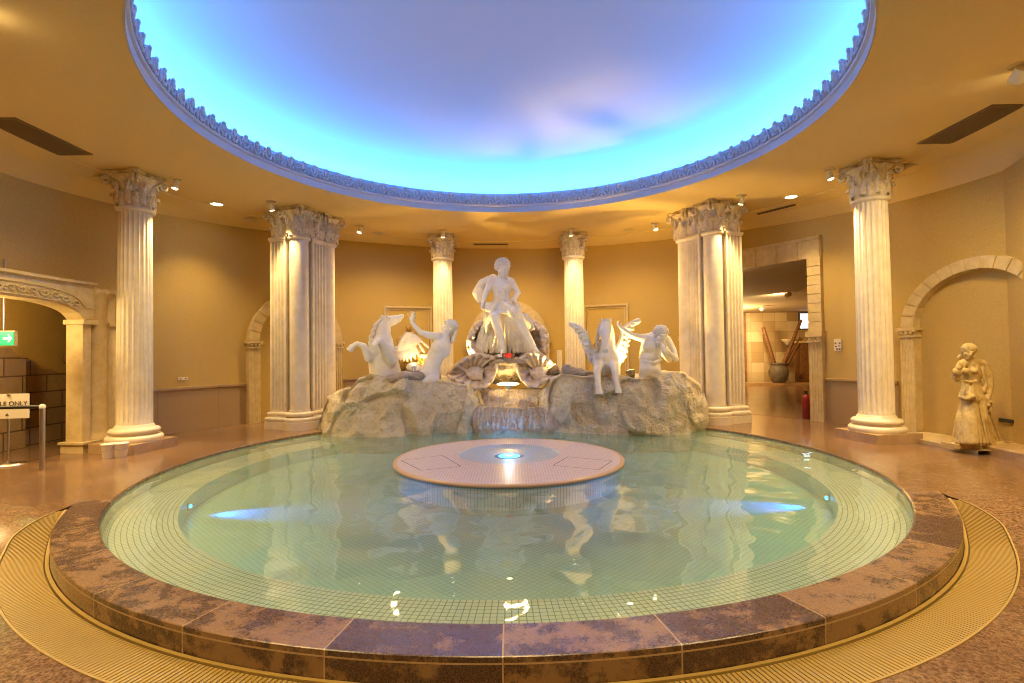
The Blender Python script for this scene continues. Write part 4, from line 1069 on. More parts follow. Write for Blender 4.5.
def hair(mb, L, T, h, beard=False, n=60, longh=False, seed=1):
    h = h * 1.12; rnd = random.Random(seed)
    mb.ell(L(0, -.10, .20), (.36 * h, .40 * h, .34 * h), T)
    for i in range(n):
        a = rnd.uniform(0, 2 * PI); e = rnd.uniform(-.2, 1.4); 
        x, y, z = cos(a) * cos(e) * .37, -.08 + sin(a) * cos(e) * .43, .16 + sin(e) * .37
        if y > .16 and z < .30: continue
        r = rnd.uniform(.05, .085) * h; mb.ell(L(x, y, z), (r, r, r * .8), T, 8, 6)
    if longh:
        for i in range(26):
            f = rnd.uniform(0, 1); mb.ell(L(rnd.uniform(-.25, .25), -.32 - .1 * rnd.random(), .1 - .75 * f), (.10 * h, .10 * h, .12 * h), T, 8, 6)
    if beard:
        for i in range(46):
            x = rnd.uniform(-.25, .25); z = rnd.uniform(-.62, -.2); y = .27 - abs(x) * .55 + rnd.uniform(-.04, .05) - (.1 if z < -.5 else 0)
            if abs(x) < .1 and z > -.34: continue
            r = rnd.uniform(.05, .08) * h; mb.ell(L(x, y, z), (r, r, r * 1.3), T, 8, 6)
def hand(mb, wrist, d, palm, s, curl=.5, thumb=1):
    # d: direction from wrist to the fingers, palm: palm normal, s: hand length
    d = Vector(d).normalized(); n = Vector(palm).normalized(); n = (n - d * n.dot(d)).normalized(); x = d.cross(n)
    w = Vector(wrist); T = Matrix(((x.x, n.x, d.x), (x.y, n.y, d.y), (x.z, n.z, d.z)))
    mb.ell(w + d * s * .25, (s * .22, s * .10, s * .30), T)
    for i, (off, ln) in enumerate(((-.165, .40), (-.055, .46), (.055, .44), (.165, .34))):
        p = w + x * off * s + d * s * .44; pts = [p]; a = 0
        for q, fr in enumerate((.45, .32, .25)):
            a += curl * (.7 if q == 0 else 1.0) * 1.1; p = p + (d * cos(a) + n * sin(a)) * ln * s * fr; pts.append(p)
        mb.limb(pts, [s * .058, s * .053, s * .048, s * .042], 8)
    p = w + x * thumb * -.20 * s + d * s * .12; mb.limb([p, p + (x * thumb * -.16 + d * .16 + n * .08) * s, p + (x * thumb * -.20 + d * .32 + n * .16) * s], [s * .07, s * .058, s * .048], 8)
def folds(mb, a, b, w0, w1, n, depth, r, sway=0, dirx=None, seed=0):
    # fan of drapery ridges from line a (width w0) to line b (width w1)
    rnd = random.Random(seed); dx = Vector(dirx or (1, 0, 0))
    for i in range(n):
        f = i / (n - 1) - .5; p0 = Vector(a) + dx * w0 * f; p1 = Vector(b) + dx * w1 * f
        m = p0.lerp(p1, .5) + Vector((sway * f, -depth * (1 - 4 * f * f) * .6 + rnd.uniform(-.5, .5) * depth * .4, 0))
        mb.limb([p0, m, p1], [r * .8, r * rnd.uniform(.85, 1.2), r * rnd.uniform(.9, 1.3)], 8)

# ------------------------------------------------------------------ central group: seated sea god
f = Fig(3.75); P = f.P; s = f.s
base = P(503, 362)
god = empty('sea_god_statue', (base.x, f.y, base.z), 0, True)
tag(god, 'white marble statue of a bearded draped man enthroned above the cascade', 'statue')
mb = MB()
hip = P(502, 305)
mb.limb([P(502.5, 304), P(502, 297), P(501.5, 289), P(501, 283)], [9.2 * s, 8.6 * s, 10.0 * s, 8.0 * s], 16)          # torso
mb.ell(P(502, 287, -.06), (10.8 * s, 6.5 * s, 6.5 * s)); 
for sg_ in (-1, 1): mb.ell(P(501.5 + sg_ * 4.8, 285.5, -.14), (5.0 * s, 2.6 * s, 3.6 * s))                          # chest
for q in range(3):
    for sg_ in (-1, 1): mb.ell(P(502 + sg_ * 2.1, 291.5 + q * 3.1, -.20), (2.0 * s, 1.0 * s, 1.3 * s))
mb.limb([P(492, 282), P(501, 279, .02), P(511, 282)], [4.6 * s, 4.2 * s, 4.6 * s])                                     # shoulders
mb.limb([P(501.5, 282), P(502.5, 274)], [4.3 * s, 3.6 * s])                                                           # neck
HT, HL = head(mb, P(502.6, 268.8, -.03), (.18, -1, -.12), (.04, 0, 1), 20 * s)
mb.limb([P(491, 281.5, -.02), P(486.5, 291, -.10), P(483, 302, -.22)], [4.0 * s, 3.1 * s, 2.2 * s])                 # arm to the knee
hand(mb, P(483, 302.5, -.23), (-.15, -.2, -1), (.7, -.5, 0), .26, .75, 1)
mb.limb([P(511.5, 282, -.02), P(517.8, 292.5, .02), P(513.8, 300.5, -.20)], [4.0 * s, 3.2 * s, 2.3 * s])            # arm on hip
hand(mb, P(514.2, 300, -.22), (.4, -.5, -.5), (-.5, .2, -.6), .26, .5, -1)
# legs
mb.limb([P(497.5, 306), P(494.5, 317, -.62), P(499.5, 334, -.60), P(503.5, 350, -.55)], [6.2 * s, 4.9 * s, 4.1 * s, 2.5 * s], 14)
mb.limb([P(503.5, 351, -.55), P(502, 355, -.82)], [2.4 * s, 1.8 * s])
mb.limb([P(507, 306), P(517, 317, -.66), P(525.5, 333, -.62), P(533.5, 346, -.56)], [6.4 * s, 5.1 * s, 4.2 * s, 2.6 * s], 14)
mb.limb([P(533.5, 347, -.56), P(537, 351, -.84)], [2.5 * s, 1.9 * s])
for (u_, v_, dy) in ((501, 355.5, -.86), (536, 352, -.88)):
    for q in range(5): mb.ell(P(u_ + (q - 2) * 1.15, v_, dy - .02 * (2 - abs(q - 1.5))), .028, n=8, m=6)
remesh(mb.build('body', 'marble', god), .015, 2, .006, .08)
mb = MB(); hair(mb, HL, HT, 20 * s, True, 90, seed=3); remesh(mb.build('hair_and_beard', 'hair', god), .013, 0, .02, .05)
# cloak over the shoulder
mb = MB()
mb.limb([P(493, 279, .08), P(483, 284, .14), P(477, 293, .12), P(480, 301, .06)], [5 * s, 5.5 * s, 5 * s, 3.2 * s])
for q in range(7):
    f_ = q / 6; mb.limb([P(496 - 3 * f_, 277 + 4 * f_, .02), P(485 - 9 * f_ + 3, 281 + 6 * f_, .02 - .05 * f_), P(476.5 + 2.2 * q * .8, 293 + (q % 2), -.02), P(477.5 + q * 1.1, 302 - q * .2, -.02)], [1.6 * s, 2.0 * s, 1.6 * s, 1.0 * s], 8)
remesh(mb.build('cloak', 'drape', god), .02, 1, .01, .06)
# drapery over hips and thighs, falling between the legs
mb = MB()
for q in range(9):
    f_ = q / 8; mb.limb([P(487, 304 + 6 * f_, -.05 - .3 * f_), P(497, 304 + 8 * f_, -.30 - .22 * f_), P(508, 304 + 8.5 * f_, -.32 - .22 * f_), P(519 + 3 * f_, 306 + 12 * f_, -.12 - .35 * f_)], [2.0 * s, 2.3 * s, 2.1 * s, 1.9 * s], 8)
mb.limb([P(494, 302, .1), P(502, 301, -.18), P(511, 302, .1)], [3.4 * s, 3.8 * s, 3.4 * s])
folds(mb, P(487, 310, -.2), P(491, 326, -.25), 6 * s, 12 * s, 5, .08, 1.4 * s, seed=2)
folds(mb, P(509, 312, -.40), P(512, 352, -.20), 16 * s, 38 * s, 10, .14, 1.5 * s, seed=4)
folds(mb, P(494, 312, -.10), P(491, 352, -.10), 14 * s, 34 * s, 9, .14, 1.5 * s, seed=5)
folds(mb, P(521, 314, -.35), P(528, 329, -.35), 13 * s, 11 * s, 5, .08, 1.5 * s, seed=6)
for q in range(4): mb.limb([P(484 + q, 305 + q * 3, -.1), P(486 + q * 1.5, 318, -.18), P(484.5 + q * 2, 329 - q, -.1)], [1.5 * s] * 3, 8)
for q in range(7):
    g_ = q / 6; mb.limb([P(503 + 2 * g_, 303 + 5 * g_, -.42), P(515 + 1.5 * g_, 310.5 + 6 * g_, -.74 - .06 * sin(PI * g_)), P(523 - 1 * g_, 318 + 7 * g_, -.62), P(530 - 5 * g_, 326 + 5 * g_, -.45)], [2.0 * s, 2.3 * s, 2.0 * s, 1.5 * s], 8)
for q in range(5):
    g_ = q / 4; mb.limb([P(498 - 2 * g_, 303 + 4 * g_, -.36), P(493 - 2 * g_, 310 + 5 * g_, -.58), P(488 - 1.5 * g_, 320 + 5 * g_, -.40), P(486 + g_, 332 + 3 * g_, -.22)], [2.0 * s, 2.4 * s, 2.0 * s, 1.4 * s], 8)
mb.ell(P(504, 332, .12), (19 * s, .20, 26 * s))
mb.ell(P(503, 309, -.05), (13 * s, .38, 6 * s))
remesh(mb.build('drapery', 'drape', god), .017, 1, .02, .08)

# scallop shells and rocks of the throne
def shell(name, label, hinge, rim, depth, mat='drape', thick=.035, wav=.05, ribs=9, parent=None):
    # hinge point and rim points: a ribbed fan surface between them, given real thickness
    h = Vector(hinge); n = len(rim) - 1; N = 12 * n; rows = []
    def rimp(t):
        t = t * n; i = min(int(t), n - 1); f = t - i; f = f * f * (3 - 2 * f) * .3 + f * .7
        return Vector(rim[i]).lerp(Vector(rim[i + 1]), f)
    for j in range(15):
        g = j / 14; row = []
        for i in range(N + 1):
            t = i / N; r_ = rimp(t); p = h.lerp(r_, g)
            bow = sin(PI * g * .85) * depth; rib = wav * g * math.cos(t * ribs * 2 * PI) * (.6 + .6 * g)
            row.append(p + Vector((0, bow + rib, -bow * .3)))
        rows.append(row)
    mb = MB(); mb.grid(rows); mb.grid([[p + Vector((0, thick, -.01)) for p in r_] for r_ in rows], flip=True)
    e0 = rows[-1]; e1 = [p + Vector((0, thick, -.01)) for p in rows[-1]]; mb.grid([e0, e1])
    mb.tube(rows[-1][::3], thick * .9, 8)
    if parent is not None: return mb.build(name, mat, parent)
    o = mb.build(name, mat, None); tag(o, label, 'shell', 'carved shells of the throne'); return o
ths_ = empty('shell_throne', tuple(P(503, 372, .2)), 0, True); tag(ths_, 'carved shell throne and rock seat rising on both sides behind the sea god', 'throne')
def wing_shell(sg):
    m = lambda u: 506 + sg * (u - 506)
    k_ = 0 if sg < 0 else 1
    left = [(498, 318), (489, 316), (481, 321), (474, 327), (469.5, 335), (468.5, 345), (471, 353), (480, 359), (495, 361)]
    right = [(512, 318), (524, 318), (534, 321), (541, 326), (546.5, 333), (547, 343), (546, 352), (541, 358), (527, 360)]
    pts = left if sg < 0 else right
    rim = [P(u, v, .05 - .18 * sin(PI * i / 8)) for i, (u, v) in enumerate(pts)]
    shell('shell_back', '', P(503, 345, .45), rim, .10, 'shell', .06, .05, 8, ths_)
wing_shell(-1); wing_shell(1)
for pts in ([(487, 318), (477, 326), (471, 337), (473, 349), (483, 356), (492, 359)], [(524, 319), (538, 326), (544, 338), (543, 350), (538, 358), (533, 362)]):
    mb = MB(); mb.limb([P(u, v, -.12 + .03 * sin(i * 2)) for i, (u, v) in enumerate(pts)], [2.0 * s, 2.8 * s, 3.0 * s, 3.2 * s, 3.0 * s, 2.2 * s])
    for q in range(9):
        u, v = pts[min(q // 2 + 1, 5)]; mb.ell(P(u + (q % 3 - 1) * 2.5, v + (q % 2) * 3, -.18), (2.4 * s, .08, 1.8 * s), n=8, m=6)
    remesh(mb.build('carved_edge', 'shell', ths_), .022, 1, .015, .05)
mb = MB()
mb.ell(P(504, 368, -.25), (15 * s, .35, 7.5 * s)); mb.ell(P(497, 366, -.30), (7 * s, .3, 6 * s)); mb.ell(P(516, 366, -.28), (8 * s, .3, 6 * s)); mb.ell(P(510, 362.5, -.45), (16 * s, .3, 3.0 * s)); mb.ell(P(505, 355, .3), (30 * s, .4, 12 * s)); mb.ell(P(505, 370, .1), (34 * s, .3, 14 * s))
o = mb.build('rock_seat', 'rock3', ths_); remesh(o, .028, 1, .16, .16)
# front shells
def lowshell(sg, label):
    if sg < 0:
        rim = [(448, 376), (454, 380), (462, 382), (469, 386.5), (477, 388), (485, 387), (491, 381), (496, 371), (497, 361)]; hinge = (476, 356); top = [(448, 375), (456, 367), (465, 360), (474, 356), (484, 356), (494, 359), (498, 357)]
    else:
        rim = [(563, 377), (557, 379), (550, 378), (543, 381.5), (537, 386), (529, 386), (522, 379), (518, 371), (516, 362)]; hinge = (536, 355); top = [(563, 376), (556, 368), (548, 361), (540, 355), (530, 353), (520, 360), (515, 360)]
    r_ = empty('scallop_shell', tuple(P(hinge[0], 386, -.4)), 0, True); tag(r_, label, 'shell', 'large scallop shells beside the cascade')
    rimp_ = [P(u, v, -.55 - .25 * sin(PI * i / 8)) for i, (u, v) in enumerate(rim)]
    shell('lower_valve', '', P(hinge[0], hinge[1] + 12, .05), rimp_, .04, 'shell', .04, .06, 7, r_)
    rim2 = [P(u, v, -.25 - .12 * sin(PI * i / 6)) for i, (u, v) in enumerate(top)]
    shell('upper_valve', '', P(hinge[0] - sg * -4, hinge[1] + 22, -.02), rim2, -.10, 'shell', .05, .05, 8, r_)
    mb = MB(); cx_ = hinge[0] + 2 * sg
    for q in range(6): mb.limb([P(cx_ - 9 + q * 3.4, 369 + (q % 2) * 2, -.42), P(cx_ - 6 + q * 2.6, 374 + q % 3, -.50), P(cx_ - 2 + q * 2.0, 379, -.48)], [1.2 * s, 1.7 * s, 1.3 * s], 8)
    mb.ell(P(cx_ + 2, 371, -.28), (9 * s, .14, 5 * s))
    remesh(mb.build('carved_folds', 'shell', r_), .02, 1, .02, .05)
lowshell(-1, 'large pale scallop shell with a wavy lip left of the cascade basin'); lowshell(1, 'large pale scallop shell with a wavy lip right of the cascade basin')
# red digital display
p = P(508.5, 355.6, -.92); dd = empty('digital_display', p); tag(dd, 'small box with red digits at the feet of the sea god', 'display')
MB().box((0, .02, 0), (11.5 * s, .05, 4.6 * s)).build('case', 'wood', dd)
SEG = {'4': 'bcfg', '2': 'abged'}
mb = MB()
for ci, ch in enumerate('42'):
    cx_ = (-2.6 + ci * 3.6) * s; w_, h_ = 1.15 * s, 1.5 * s
    for sg_ in SEG[ch]:
        x, z, ww, hh = {'a': (0, h_, w_ * 2, .35 * s), 'g': (0, 0, w_ * 2, .35 * s), 'd': (0, -h_, w_ * 2, .35 * s), 'f': (-w_, h_ / 2, .4 * s, h_), 'b': (w_, h_ / 2, .4 * s, h_), 'e': (-w_, -h_ / 2, .4 * s, h_), 'c': (w_, -h_ / 2, .4 * s, h_)}[sg_]
        mb.box((cx_ + x, -.008, z), (ww, .008, hh + .012))
mb.build('digits', 'led', dd)

# ------------------------------------------------------------------ left: rearing horse
f = Fig(2.95); P = f.P; s = f.s
hb = P(384, 378); horse = empty('rearing_horse_statue', (hb.x, f.y, hb.z - .1), 0, True)
tag(horse, 'white marble rearing winged horse with raised forelegs and head thrown up, on the left rock', 'statue', 'marble horses of the fountain')
mb = MB()
mb.limb([P(386, 382, .1), P(385, 371), P(383, 360, -.04), P(382, 350, -.06), P(383, 342, -.04)], [16 * s, 15.5 * s, 14.5 * s, 12.5 * s, 10 * s], 18)
mb.ell(P(377, 350, -.20), (8 * s, 8 * s, 9 * s)); mb.ell(P(388, 352, -.16), (8 * s, 8 * s, 9 * s))
mb.limb([P(383, 344), P(383, 334, -.02), P(384.5, 326, -.04), P(387, 321, -.06)], [10.5 * s, 8.0 * s, 6.4 * s, 5.0 * s], 16)      # neck
mb.limb([P(385.5, 320.5, -.06), P(392, 319.5, -.08), P(398, 317.5, -.08), P(401.5, 316.5, -.08)], [4.9 * s, 4.0 * s, 2.7 * s, 2.6 * s], 14)   # head
mb.limb([P(389, 324, -.06), P(395, 322.8, -.07), P(400, 320.5, -.08)], [3.2 * s, 2.2 * s, 1.5 * s], 10)      # jaw
mb.ell(P(403, 315.6, -.12), .028); mb.ell(P(390.5, 318, -.17), .03)
for dy in (-.14, .04): mb.limb([P(384.5, 318, dy), P(382, 315.5, dy), P(379.5, 317, dy - .01)], [1.5 * s, 1.2 * s, .6 * s], 8)      # ears back
mb.limb([P(375, 356, -.12), P(368.5, 358, -.32), P(364, 346, -.38), P(357, 343.5, -.40)], [5.4 * s, 4.3 * s, 3.1 * s, 2.4 * s])        # far foreleg
mb.limb([P(357, 343.5, -.40), P(353.5, 346, -.42), P(351.5, 348, -.42)], [2.5 * s, 2.7 * s, 3.0 * s])
mb.limb([P(391, 362, -.20), P(387, 353, -.36), P(379, 340.5, -.55)], [6.0 * s, 4.8 * s, 3.4 * s])                                        # near foreleg
mb.limb([P(379, 340.5, -.55), P(375.5, 343.5, -.66), P(373.5, 346, -.74)], [3.2 * s, 2.6 * s, 3.3 * s])
remesh(mb.build('body', 'marble', horse), .022, 2, .006, .1)
mb = MB()
mpts = [(387, 317), (382, 319), (378, 323), (375.5, 328), (374, 334), (373.5, 340)]
for i, (u, v) in enumerate(mpts):
    for q in range(5):
        mb.limb([P(u, v, -.12 + q * .06), P(u - 3 - q % 2, v + 2.5, -.12 + q * .07), P(u - 4.5 + (q % 3), v + 6, -.12 + q * .07)], [1.8 * s, 1.6 * s, .6 * s], 8)
remesh(mb.build('mane', 'hair', horse), .018, 1)
for (pp3, nm) in (((351, 348.6, -.42), 'hoof'), ((373.2, 347, -.76), 'hoof')):
    c = P(*pp3); d = (Vector((-.6, 0, -.8)) if pp3[0] < 360 else Vector((-.15, -.9, -.35))).normalized(); MB().tube([c - d * .06, c + d * .05], [2.9 * s, 3.5 * s], 16).build(nm, 'marble', horse)
def wing(parent, root, tip, trail, n, width, thick, mat='drape', bow=.1, name='wing', layers=3):
    # feathers from a leading edge (root->tip) sweeping to the trailing curve
    lead = [Vector(p) for p in root]; tr_ = [Vector(p) for p in trail]
    def sam(L, t):
        t = t * (len(L) - 1); i = min(int(t), len(L) - 2); return L[i].lerp(L[i + 1], t - i)
    mb = MB()
    mb.limb([sam(lead, i / 8) for i in range(9)], [thick * (1.9 - 1.0 * i / 8) for i in range(9)], 10)
    for layer, (f0, f1, nn_, th) in enumerate(((0, 1.0, n, thick), (0, .62, n, thick * .9), (0, .34, n, thick * .9))[:layers]):
        for i in range(nn_):
            t = (i + .5 * (layer % 2)) / (nn_ - .5); t = min(t, 1); a = sam(lead, t); b = a.lerp(sam(tr_, t), f1)
            m_ = a.lerp(b, .55) + Vector((0, bow, 0)); w_ = width; d = (b - a).normalized(); off = Vector((0, -.022 * layer, 0))
            x = d.cross(Vector((0, 1, 0))).normalized() if abs(d.y) < .95 else Vector((1, 0, 0)); T = Matrix(((x.x, 0, d.x), (x.y, 1, d.y), (x.z, 0, d.z)))
            mb.ell(a.lerp(m_, .5) + off, (w_, th, (m_ - a).length * .62), T, 10, 7)
            d = (b - m_).normalized(); x = d.cross(Vector((0, 1, 0))).normalized(); T = Matrix(((x.x, 0, d.x), (x.y, 1, d.y), (x.z, 0, d.z)))
            mb.ell(m_.lerp(b, .45) + off, (w_ * .85, th, (b - m_).length * .6), T, 10, 7)
    return remesh(mb.build(name, mat, parent), .018, 1)
wing(horse, [P(400, 346, .1), P(403, 339, .1), P(407, 334, .1), P(411, 334, .1), P(416, 336, .12)], None, [P(393, 358, .05), P(399, 361, .02), P(408, 362, -.02), P(419, 358, 0), P(432, 346, .05)], 11, .036, .03, bow=.0, layers=1)
mb = MB(); mb.limb([P(387, 352, .1), P(394, 350, .12), P(401, 346, .1)], [4 * s, 3 * s, 2 * s]); mb.build('wing_root', 'drape', horse)

# left sea god helper (young man holding the horse)
f = Fig(2.85); P = f.P; s = f.s
tb = P(430, 378); tri = empty('triton_statue', (tb.x, f.y, tb.z - .1), 0, True)
tag(tri, 'white marble bare-torso youth leaning back with one arm reaching up to the rearing horse', 'statue', 'marble sea gods of the fountain')
mb = MB()
mb.limb([P(429, 380), P(430, 372), P(432.5, 363), P(437, 354), P(442, 345), P(444, 339)], [10.5 * s, 9.8 * s, 8.2 * s, 8.6 * s, 9.6 * s, 7.0 * s], 18)
mb.ell(P(438, 347, -.10), (7 * s, 6 * s, 7.5 * s)); mb.ell(P(445, 350, .02), (6 * s, 7 * s, 8 * s))
mb.limb([P(437, 337, -.10), P(444, 336), P(449, 339, .12)], [4.6 * s, 4.6 * s, 4.4 * s])
mb.limb([P(445, 338), P(448.5, 332)], [3.9 * s, 3.5 * s])
HT, HL = head(mb, P(449, 328.5, -.02), (-.85, -.42, .25), (.25, .05, 1), 17 * s)
mb.limb([P(438, 336.5, -.12), P(429, 335.5, -.14), P(420.5, 332.5, -.16), P(414.5, 326, -.18), P(411.5, 321, -.2)], [4.4 * s, 3.7 * s, 2.9 * s, 2.4 * s, 2.0 * s], 12)
hand(mb, P(411.5, 321, -.2), (.35, -.1, 1), (-.3, -1, .2), .25, .5, 1)
mb.limb([P(449, 340, .14), P(441, 352, .26), P(426, 356, .28)], [4.2 * s, 3.2 * s, 2.2 * s]); hand(mb, P(426, 356, .28), (-1, 0, .1), (0, -1, -.3), .20, .6)
for u_, v_ in ((417, 370), (424, 375)): mb.limb([P(u_ + 8, v_ + 4, -.1), P(u_, v_ + 6, -.15)], [6 * s, 4 * s])
remesh(mb.build('body', 'marble', tri), .019, 2, .005, .09)
mb = MB(); hair(mb, HL, HT, 17 * s, False, 80, True, seed=8); remesh(mb.build('hair', 'hair', tri), .016, 1)

# white lump and dark leafy rock between horse and youth
mb = MB(); mb.ell(at(413, 367, 3.0), (.13, .12, .10)); mb.ell(at(417, 369, 3.0), (.12, .12, .08)); o = mb.build('small_boulder', 'marble'); remesh(o, .02, 1, .02, .08); tag(o, 'small rounded white boulder between the horse and the youth', 'rock')
mb = MB()
for q in range(7): mb.ell(at(398 + q * 4.6, 364 + 3 * sin(q * 2.1) + (-5 if q > 4 else 0), 3.25), (.10, .1, .13))
o = mb.build('dark_rock_ridge', 'gold'); remesh(o, .025, 1, .08, .08); tag(o, 'dark brown jagged rock ridge below the left wing', 'rock')
mb = MB(); mb.ell(at(393, 379, 2.55), (.14, .14, .09)); mb.ell(at(405, 376, 2.6), (.20, .16, .10)); mb.ell(at(417, 375.5, 2.65), (.16, .14, .09)); o = mb.build('grey_boulder', 'rock3'); remesh(o, .03, 1, .06, .12); tag(o, 'grey boulder lying at the feet of the rearing horse and the youth', 'rock')
mb = MB(); mb.ell(at(567, 370, 2.9), (.12, .1, .12)); mb.ell(at(574, 372, 2.9), (.2, .14, .1)); mb.ell(at(584, 374, 2.9), (.2, .14, .07)); o = mb.build('grey_boulder', 'rock3'); remesh(o, .025, 1, .06, .12); tag(o, 'pinkish boulder between the right scallop shell and the winged horse', 'rock')

# ------------------------------------------------------------------ right: winged horse
f = Fig(2.65); P = f.P; s = f.s
hb = P(606, 385); h2 = empty('winged_horse_statue', (hb.x, f.y, hb.z), 0, True)
tag(h2, 'white marble winged horse facing forward with two raised wings, on the right rock', 'statue', 'marble horses of the fountain')
mb = MB()
mb.limb([P(608, 376, .5), P(607, 368, .18), P(606, 359, 0), P(606, 350, .02)], [13 * s, 13.5 * s, 12.5 * s, 9.5 * s], 18)
for sg_ in (-1, 1): mb.ell(P(605.5 + sg_ * 6.5, 361, -.10), (6.5 * s, 6 * s, 8.5 * s))
mb.ell(P(606, 364, .06), (11.8 * s, 9 * s, 10.8 * s))
mb.limb([P(606, 352, .02), P(608, 342, .06), P(608.6, 333, .04), P(607.5, 326, -.02)], [9.8 * s, 7.2 * s, 5.8 * s, 5.0 * s], 16)
mb.limb([P(606, 325.5, -.14), P(605, 332, -.30), P(605, 341, -.44), P(605.4, 348.5, -.52)], [5.6 * s, 5.6 * s, 3.4 * s, 3.0 * s], 14)
mb.ell(P(605.4, 351, -.53), (3.4 * s, 3 * s, 2.4 * s)); 
for sg_ in (-1, 1):
    mb.ell(P(605.2 + sg_ * 4.6, 331, -.33), .04); mb.ell(P(605.4 + sg_ * 1.9, 349.5, -.61), .026)
    mb.limb([P(606 + sg_ * 3.8, 322.5, -.10), P(606.4 + sg_ * 4.8, 317, -.12)], [1.8 * s, .6 * s], 8)
mb.limb([P(599, 362, -.10), P(597, 372, -.36), P(598, 383, -.46), P(599, 390, -.50)], [5.4 * s, 3.7 * s, 2.9 * s, 2.5 * s])
mb.limb([P(613, 362, -.10), P(614.5, 370, -.36), P(616.5, 382, -.46), P(618, 389, -.50)], [5.4 * s, 3.7 * s, 2.9 * s, 2.5 * s])
remesh(mb.build('body', 'marble', h2), .021, 2, .006, .1)
mb = MB()
for i, (u, v) in enumerate([(608, 320), (604, 321), (601, 324), (599.5, 329), (598.5, 335), (598, 342), (597, 349)]):
    for q in range(4): mb.limb([P(u, v, -.10 + q * .05), P(u - 2 + q % 2, v + 4, -.10 + q * .05), P(u - 1 - (q % 3), v + 7, -.1 + q * .05)], [1.9 * s, 1.5 * s, .6 * s], 8)
for q in range(4): mb.limb([P(604 + q * 1.6, 320, -.16), P(603.5 + q * 1.7, 326, -.26)], [1.4 * s, .7 * s], 8)
remesh(mb.build('mane', 'hair', h2), .018, 1)
for u_, v_ in ((599, 391), (618.2, 390)): c = P(u_, v_, -.51); MB().tube([c + Vector((0, 0, .05)), c - Vector((0, .01, .05))], [2.6 * s, 3.5 * s], 16).build('hoof', 'marble', h2)
wing(h2, [P(594, 354, .12), P(590, 346, .14), P(586, 333, .16), P(580, 327, .18), P(571, 323.5, .2)], None, [P(592, 365, .1), P(588, 358, .12), P(583.5, 348, .14), P(578.5, 337, .16), P(572.5, 326, .18)], 9, .055, .028)
wing(h2, [P(615, 352, .14), P(621, 341, .16), P(622.5, 330, .18), P(628, 324.5, .2), P(639, 320, .22)], None, [P(620, 366, .1), P(626, 358, .12), P(629, 345, .14), P(632, 334, .16), P(638, 322, .2)], 9, .06, .028)

# right sea god blowing a shell horn
f = Fig(2.65); P = f.P; s = f.s
tb = P(651, 376); t2 = empty('conch_blower_statue', (tb.x, f.y, tb.z - .1), 0, True)
tag(t2, 'white marble bearded man blowing a shell horn, one arm stretched towards the winged horse', 'statue', 'marble sea gods of the fountain')
mb = MB()
mb.limb([P(650.5, 380), P(651, 372), P(650.5, 362)], [10.5 * s, 10 * s, 9.6 * s], 18)
mb.limb([P(650, 362), P(650.5, 352), P(652, 344), P(655, 339)], [10.4 * s, 10.6 * s, 10.4 * s, 7.6 * s], 18)
mb.ell(P(648, 358, -.12), (9.5 * s, 6 * s, 5.5 * s)); mb.ell(P(651, 347, -.14), (9 * s, 5 * s, 6 * s))
mb.limb([P(646, 338.5), P(654, 337, .02), P(665, 339)], [4.8 * s, 5.6 * s, 4.8 * s])
mb.limb([P(656, 338, -.04), P(659.5, 335.5, -.14)], [4.6 * s, 4.4 * s])
HT, HL = head(mb, P(661, 335.5, -.22), (.15, -1, -.35), (.12, -.15, 1), 18 * s)
mb.limb([P(646.5, 338, -.02), P(639, 337.5, -.06), P(632, 335.5, -.10), P(626, 331.5, -.14), P(621, 328, -.16)], [4.6 * s, 3.7 * s, 3.0 * s, 2.5 * s, 1.9 * s], 12)
hand(mb, P(620.8, 327.8, -.16), (-.55, -.1, .8), (.5, -.6, .2), .20, .45, -1)
mb.limb([P(666.5, 339.5, -.02), P(672.5, 349, -.08), P(676, 359.5, -.16)], [4.5 * s, 3.6 * s, 2.9 * s]); mb.limb([P(676, 359.5, -.16), P(670.5, 354.5, -.32), P(666.5, 350.5, -.42)], [2.9 * s, 2.5 * s, 2.0 * s])
hand(mb, P(666.8, 351, -.42), (-.6, -.1, .6), (-.3, .8, .3), .21, .8, 1)
remesh(mb.build('body', 'marble', t2), .019, 2, .005, .09)
mb = MB(); hair(mb, HL, HT, 18 * s, True, 80, seed=5); remesh(mb.build('hair_and_beard', 'hair', t2), .013, 0, .02, .05)
mb = MB(); mb.limb([P(661.5, 344, -.42), P(663.5, 347.5, -.50), P(665, 351.5, -.50)], [1.2 * s, 2.5 * s, 2.9 * s]); mb.ell(P(665.6, 353, -.50), (2.6 * s, 2.2 * s, 2.6 * s)); remesh(mb.build('shell_horn', 'marble', t2), .014, 1)
mb = MB()
for q in range(8):
    f_ = q / 7; mb.limb([P(641.5 + 2.2 * q, 360 + .5 * q, -.16 - .05 * sin(PI * f_)), P(641 + 2.5 * q, 369, -.20 - .05 * sin(PI * f_)), P(641.5 + 2.6 * q, 379, -.18)], [1.7 * s, 1.9 * s, 2.2 * s], 8)
mb.limb([P(640.5, 357, -.05), P(646, 362, -.22), P(654, 363, -.24), P(661, 360, -.08)], [2.0 * s] * 4, 8)
mb.ell(P(651, 371, .02), (10.5 * s, 8.5 * s, 9 * s)); mb.limb([P(662, 350, .18), P(669, 360, .2)], [4 * s, 3 * s])
remesh(mb.build('loincloth', 'drape', t2), .019, 1, .008, .06)

